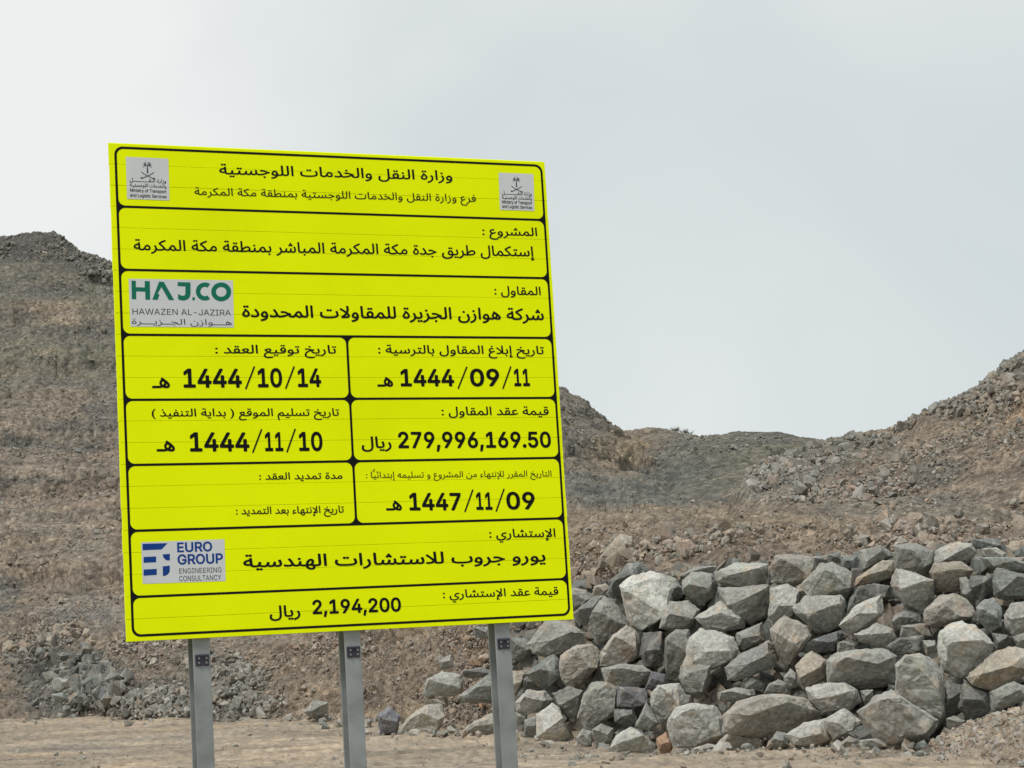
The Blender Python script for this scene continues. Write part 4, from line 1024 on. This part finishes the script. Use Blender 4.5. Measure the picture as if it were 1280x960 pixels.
el = quad('consultant_logo', [(176.3, 677.8), (280.4, 674), (282, 726.2), (178.2, 729.8)], M_logo, label='light grey logo sheet with blue letters and bars')
def E_(x, y): return (140+x/4.267, 640+y/4.267)
def ep(pl): return poly_print('logo_bar', [[E_(*p_) for p_ in pl]], M_blue, parent=el)
ep([(162, 170), (296, 166), (264, 200), (163, 204)])
ep([(168, 240), (235, 237), (235, 268), (168, 271)])
ep([(168, 307), (238, 303), (238, 335), (168, 340)])
ep([(270, 226), (308, 223), (308, 258), (292, 258), (280, 250), (272, 238)])
ep([(270, 290), (308, 286), (307, 318), (298, 332), (284, 340), (271, 341)])
LAp('EURO', 221.5, 690, 265.3, 688.6, 11.8, M_blue, el, .022)
LAp('GROUP', 222, 705.4, 278.8, 703.6, 12.2, M_blue, el, .022)
LAp('ENGINEERING', 224, 717, 277, 715.4, 6.4, M_gink, el, .0)
LAp('CONSULTANCY', 224, 726.6, 276.5, 725, 6.6, M_gink, el, .0)

# ---- posts: rolled steel I sections bolted behind the board
for (px, py) in ((252.8, 850), (443, 850), (632.2, 850)):
    u = uv(px, py)[0]+.012; fwid = .108; dep = .125; tf = .012; top = FOOT+BH-.06; bot = -.35
    bm = bmesh.new(); y0 = .030
    box(bm, u-fwid/2, u+fwid/2, y0, y0+tf, bot, top)
    box(bm, u-.005, u+.005, y0+tf, y0+dep-tf, bot, top)
    box(bm, u-fwid/2, u+fwid/2, y0+dep-tf, y0+dep, bot, top)
    bmesh.ops.bevel(bm, geom=[e_ for e_ in bm.edges if e_.calc_length() > 2], offset=.002, segments=1, affect='EDGES')
    post = bm_obj('post', bm, M_post, bb)
    zc = FOOT-.135
    bm = bmesh.new(); box(bm, u-.042, u+.042, y0-.006, y0-.0005, zc-.035, zc+.035); box(bm, u-.042, u+.042, y0-.018, y0-.006, zc+.022, zc+.035)
    bm_obj('clamp', bm, M_clamp, post)
    for dx in (-.024, .024):
        for dz_ in (-.016, .012):
            bm = bmesh.new(); bmesh.ops.create_cone(bm, cap_ends=True, segments=6, radius1=.008, radius2=.008, depth=.012,
                matrix=Matrix.Translation((u+dx, y0-.012, zc+dz_)) @ Matrix.Rotation(math.pi/2, 4, 'X'))
            bm_obj('bolt', bm, M_bolt, post)
for zz in (.35, 1.2, 2.1, 2.8):     # rails behind the board that the planks clip to
    bm = bmesh.new(); box(bm, .04, BW-.04, .0285, .0298, FOOT+zz, FOOT+zz+.05); bm_obj('rail', bm, M_edge, bb)

# ------------------------------------------------------------------ dry shrub on the ridge
M_twig = flat_material('dry_twigs', (.085, .075, .055), .9, .1)
def shrub(px, py, d, h, n, lab):
    near = np.where(np.abs(shB['vx']-px) < 1.6)[0]; c = shB['V'][near[np.argmin(shB['vy'][near])]]; bm = bmesh.new()
    def twig(a, b, r):
        d_ = (b-a).normalized(); s_ = d_.orthogonal().normalized()*r; t_ = d_.cross(s_)
        A_ = [bm.verts.new(a+s_), bm.verts.new(a-s_*.5+t_*.87), bm.verts.new(a-s_*.5-t_*.87)]; tip = bm.verts.new(b)
        for i in range(3): bm.faces.new((A_[i], A_[(i+1) % 3], tip))
    for i in range(n):
        a = Vector((random.gauss(0, .13), random.gauss(0, .08), -.05)); ang = random.uniform(0, 6.28); sp_ = random.uniform(.1, .8)
        b = a+Vector((math.cos(ang)*sp_*h, math.sin(ang)*sp_*h, h*random.uniform(.5, 1.05))); twig(a, b, .018)
        for k in range(5):
            q_ = a.lerp(b, random.uniform(.35, .9)); an = random.uniform(0, 6.28)
            twig(q_, q_+Vector((math.cos(an)*.16, math.sin(an)*.16, random.uniform(.02, .18))), .012)
    me = bpy.data.meshes.new('dry_shrub'); bm.to_mesh(me); bm.free()
    o = link('dry_shrub', me, M_twig, label=lab, cat='shrub', group='dry shrubs on the skyline'); o.location = c
shrub(845, 537.5, 83.8, .13, 9, 'small dry shrub on the far ridge skyline, leftmost of three')
shrub(853, 537, 83.8, .10, 7, 'small dry shrub on the far ridge skyline, middle of three')
shrub(860, 538, 83.8, .11, 7, 'small dry shrub on the far ridge skyline, rightmost of three')
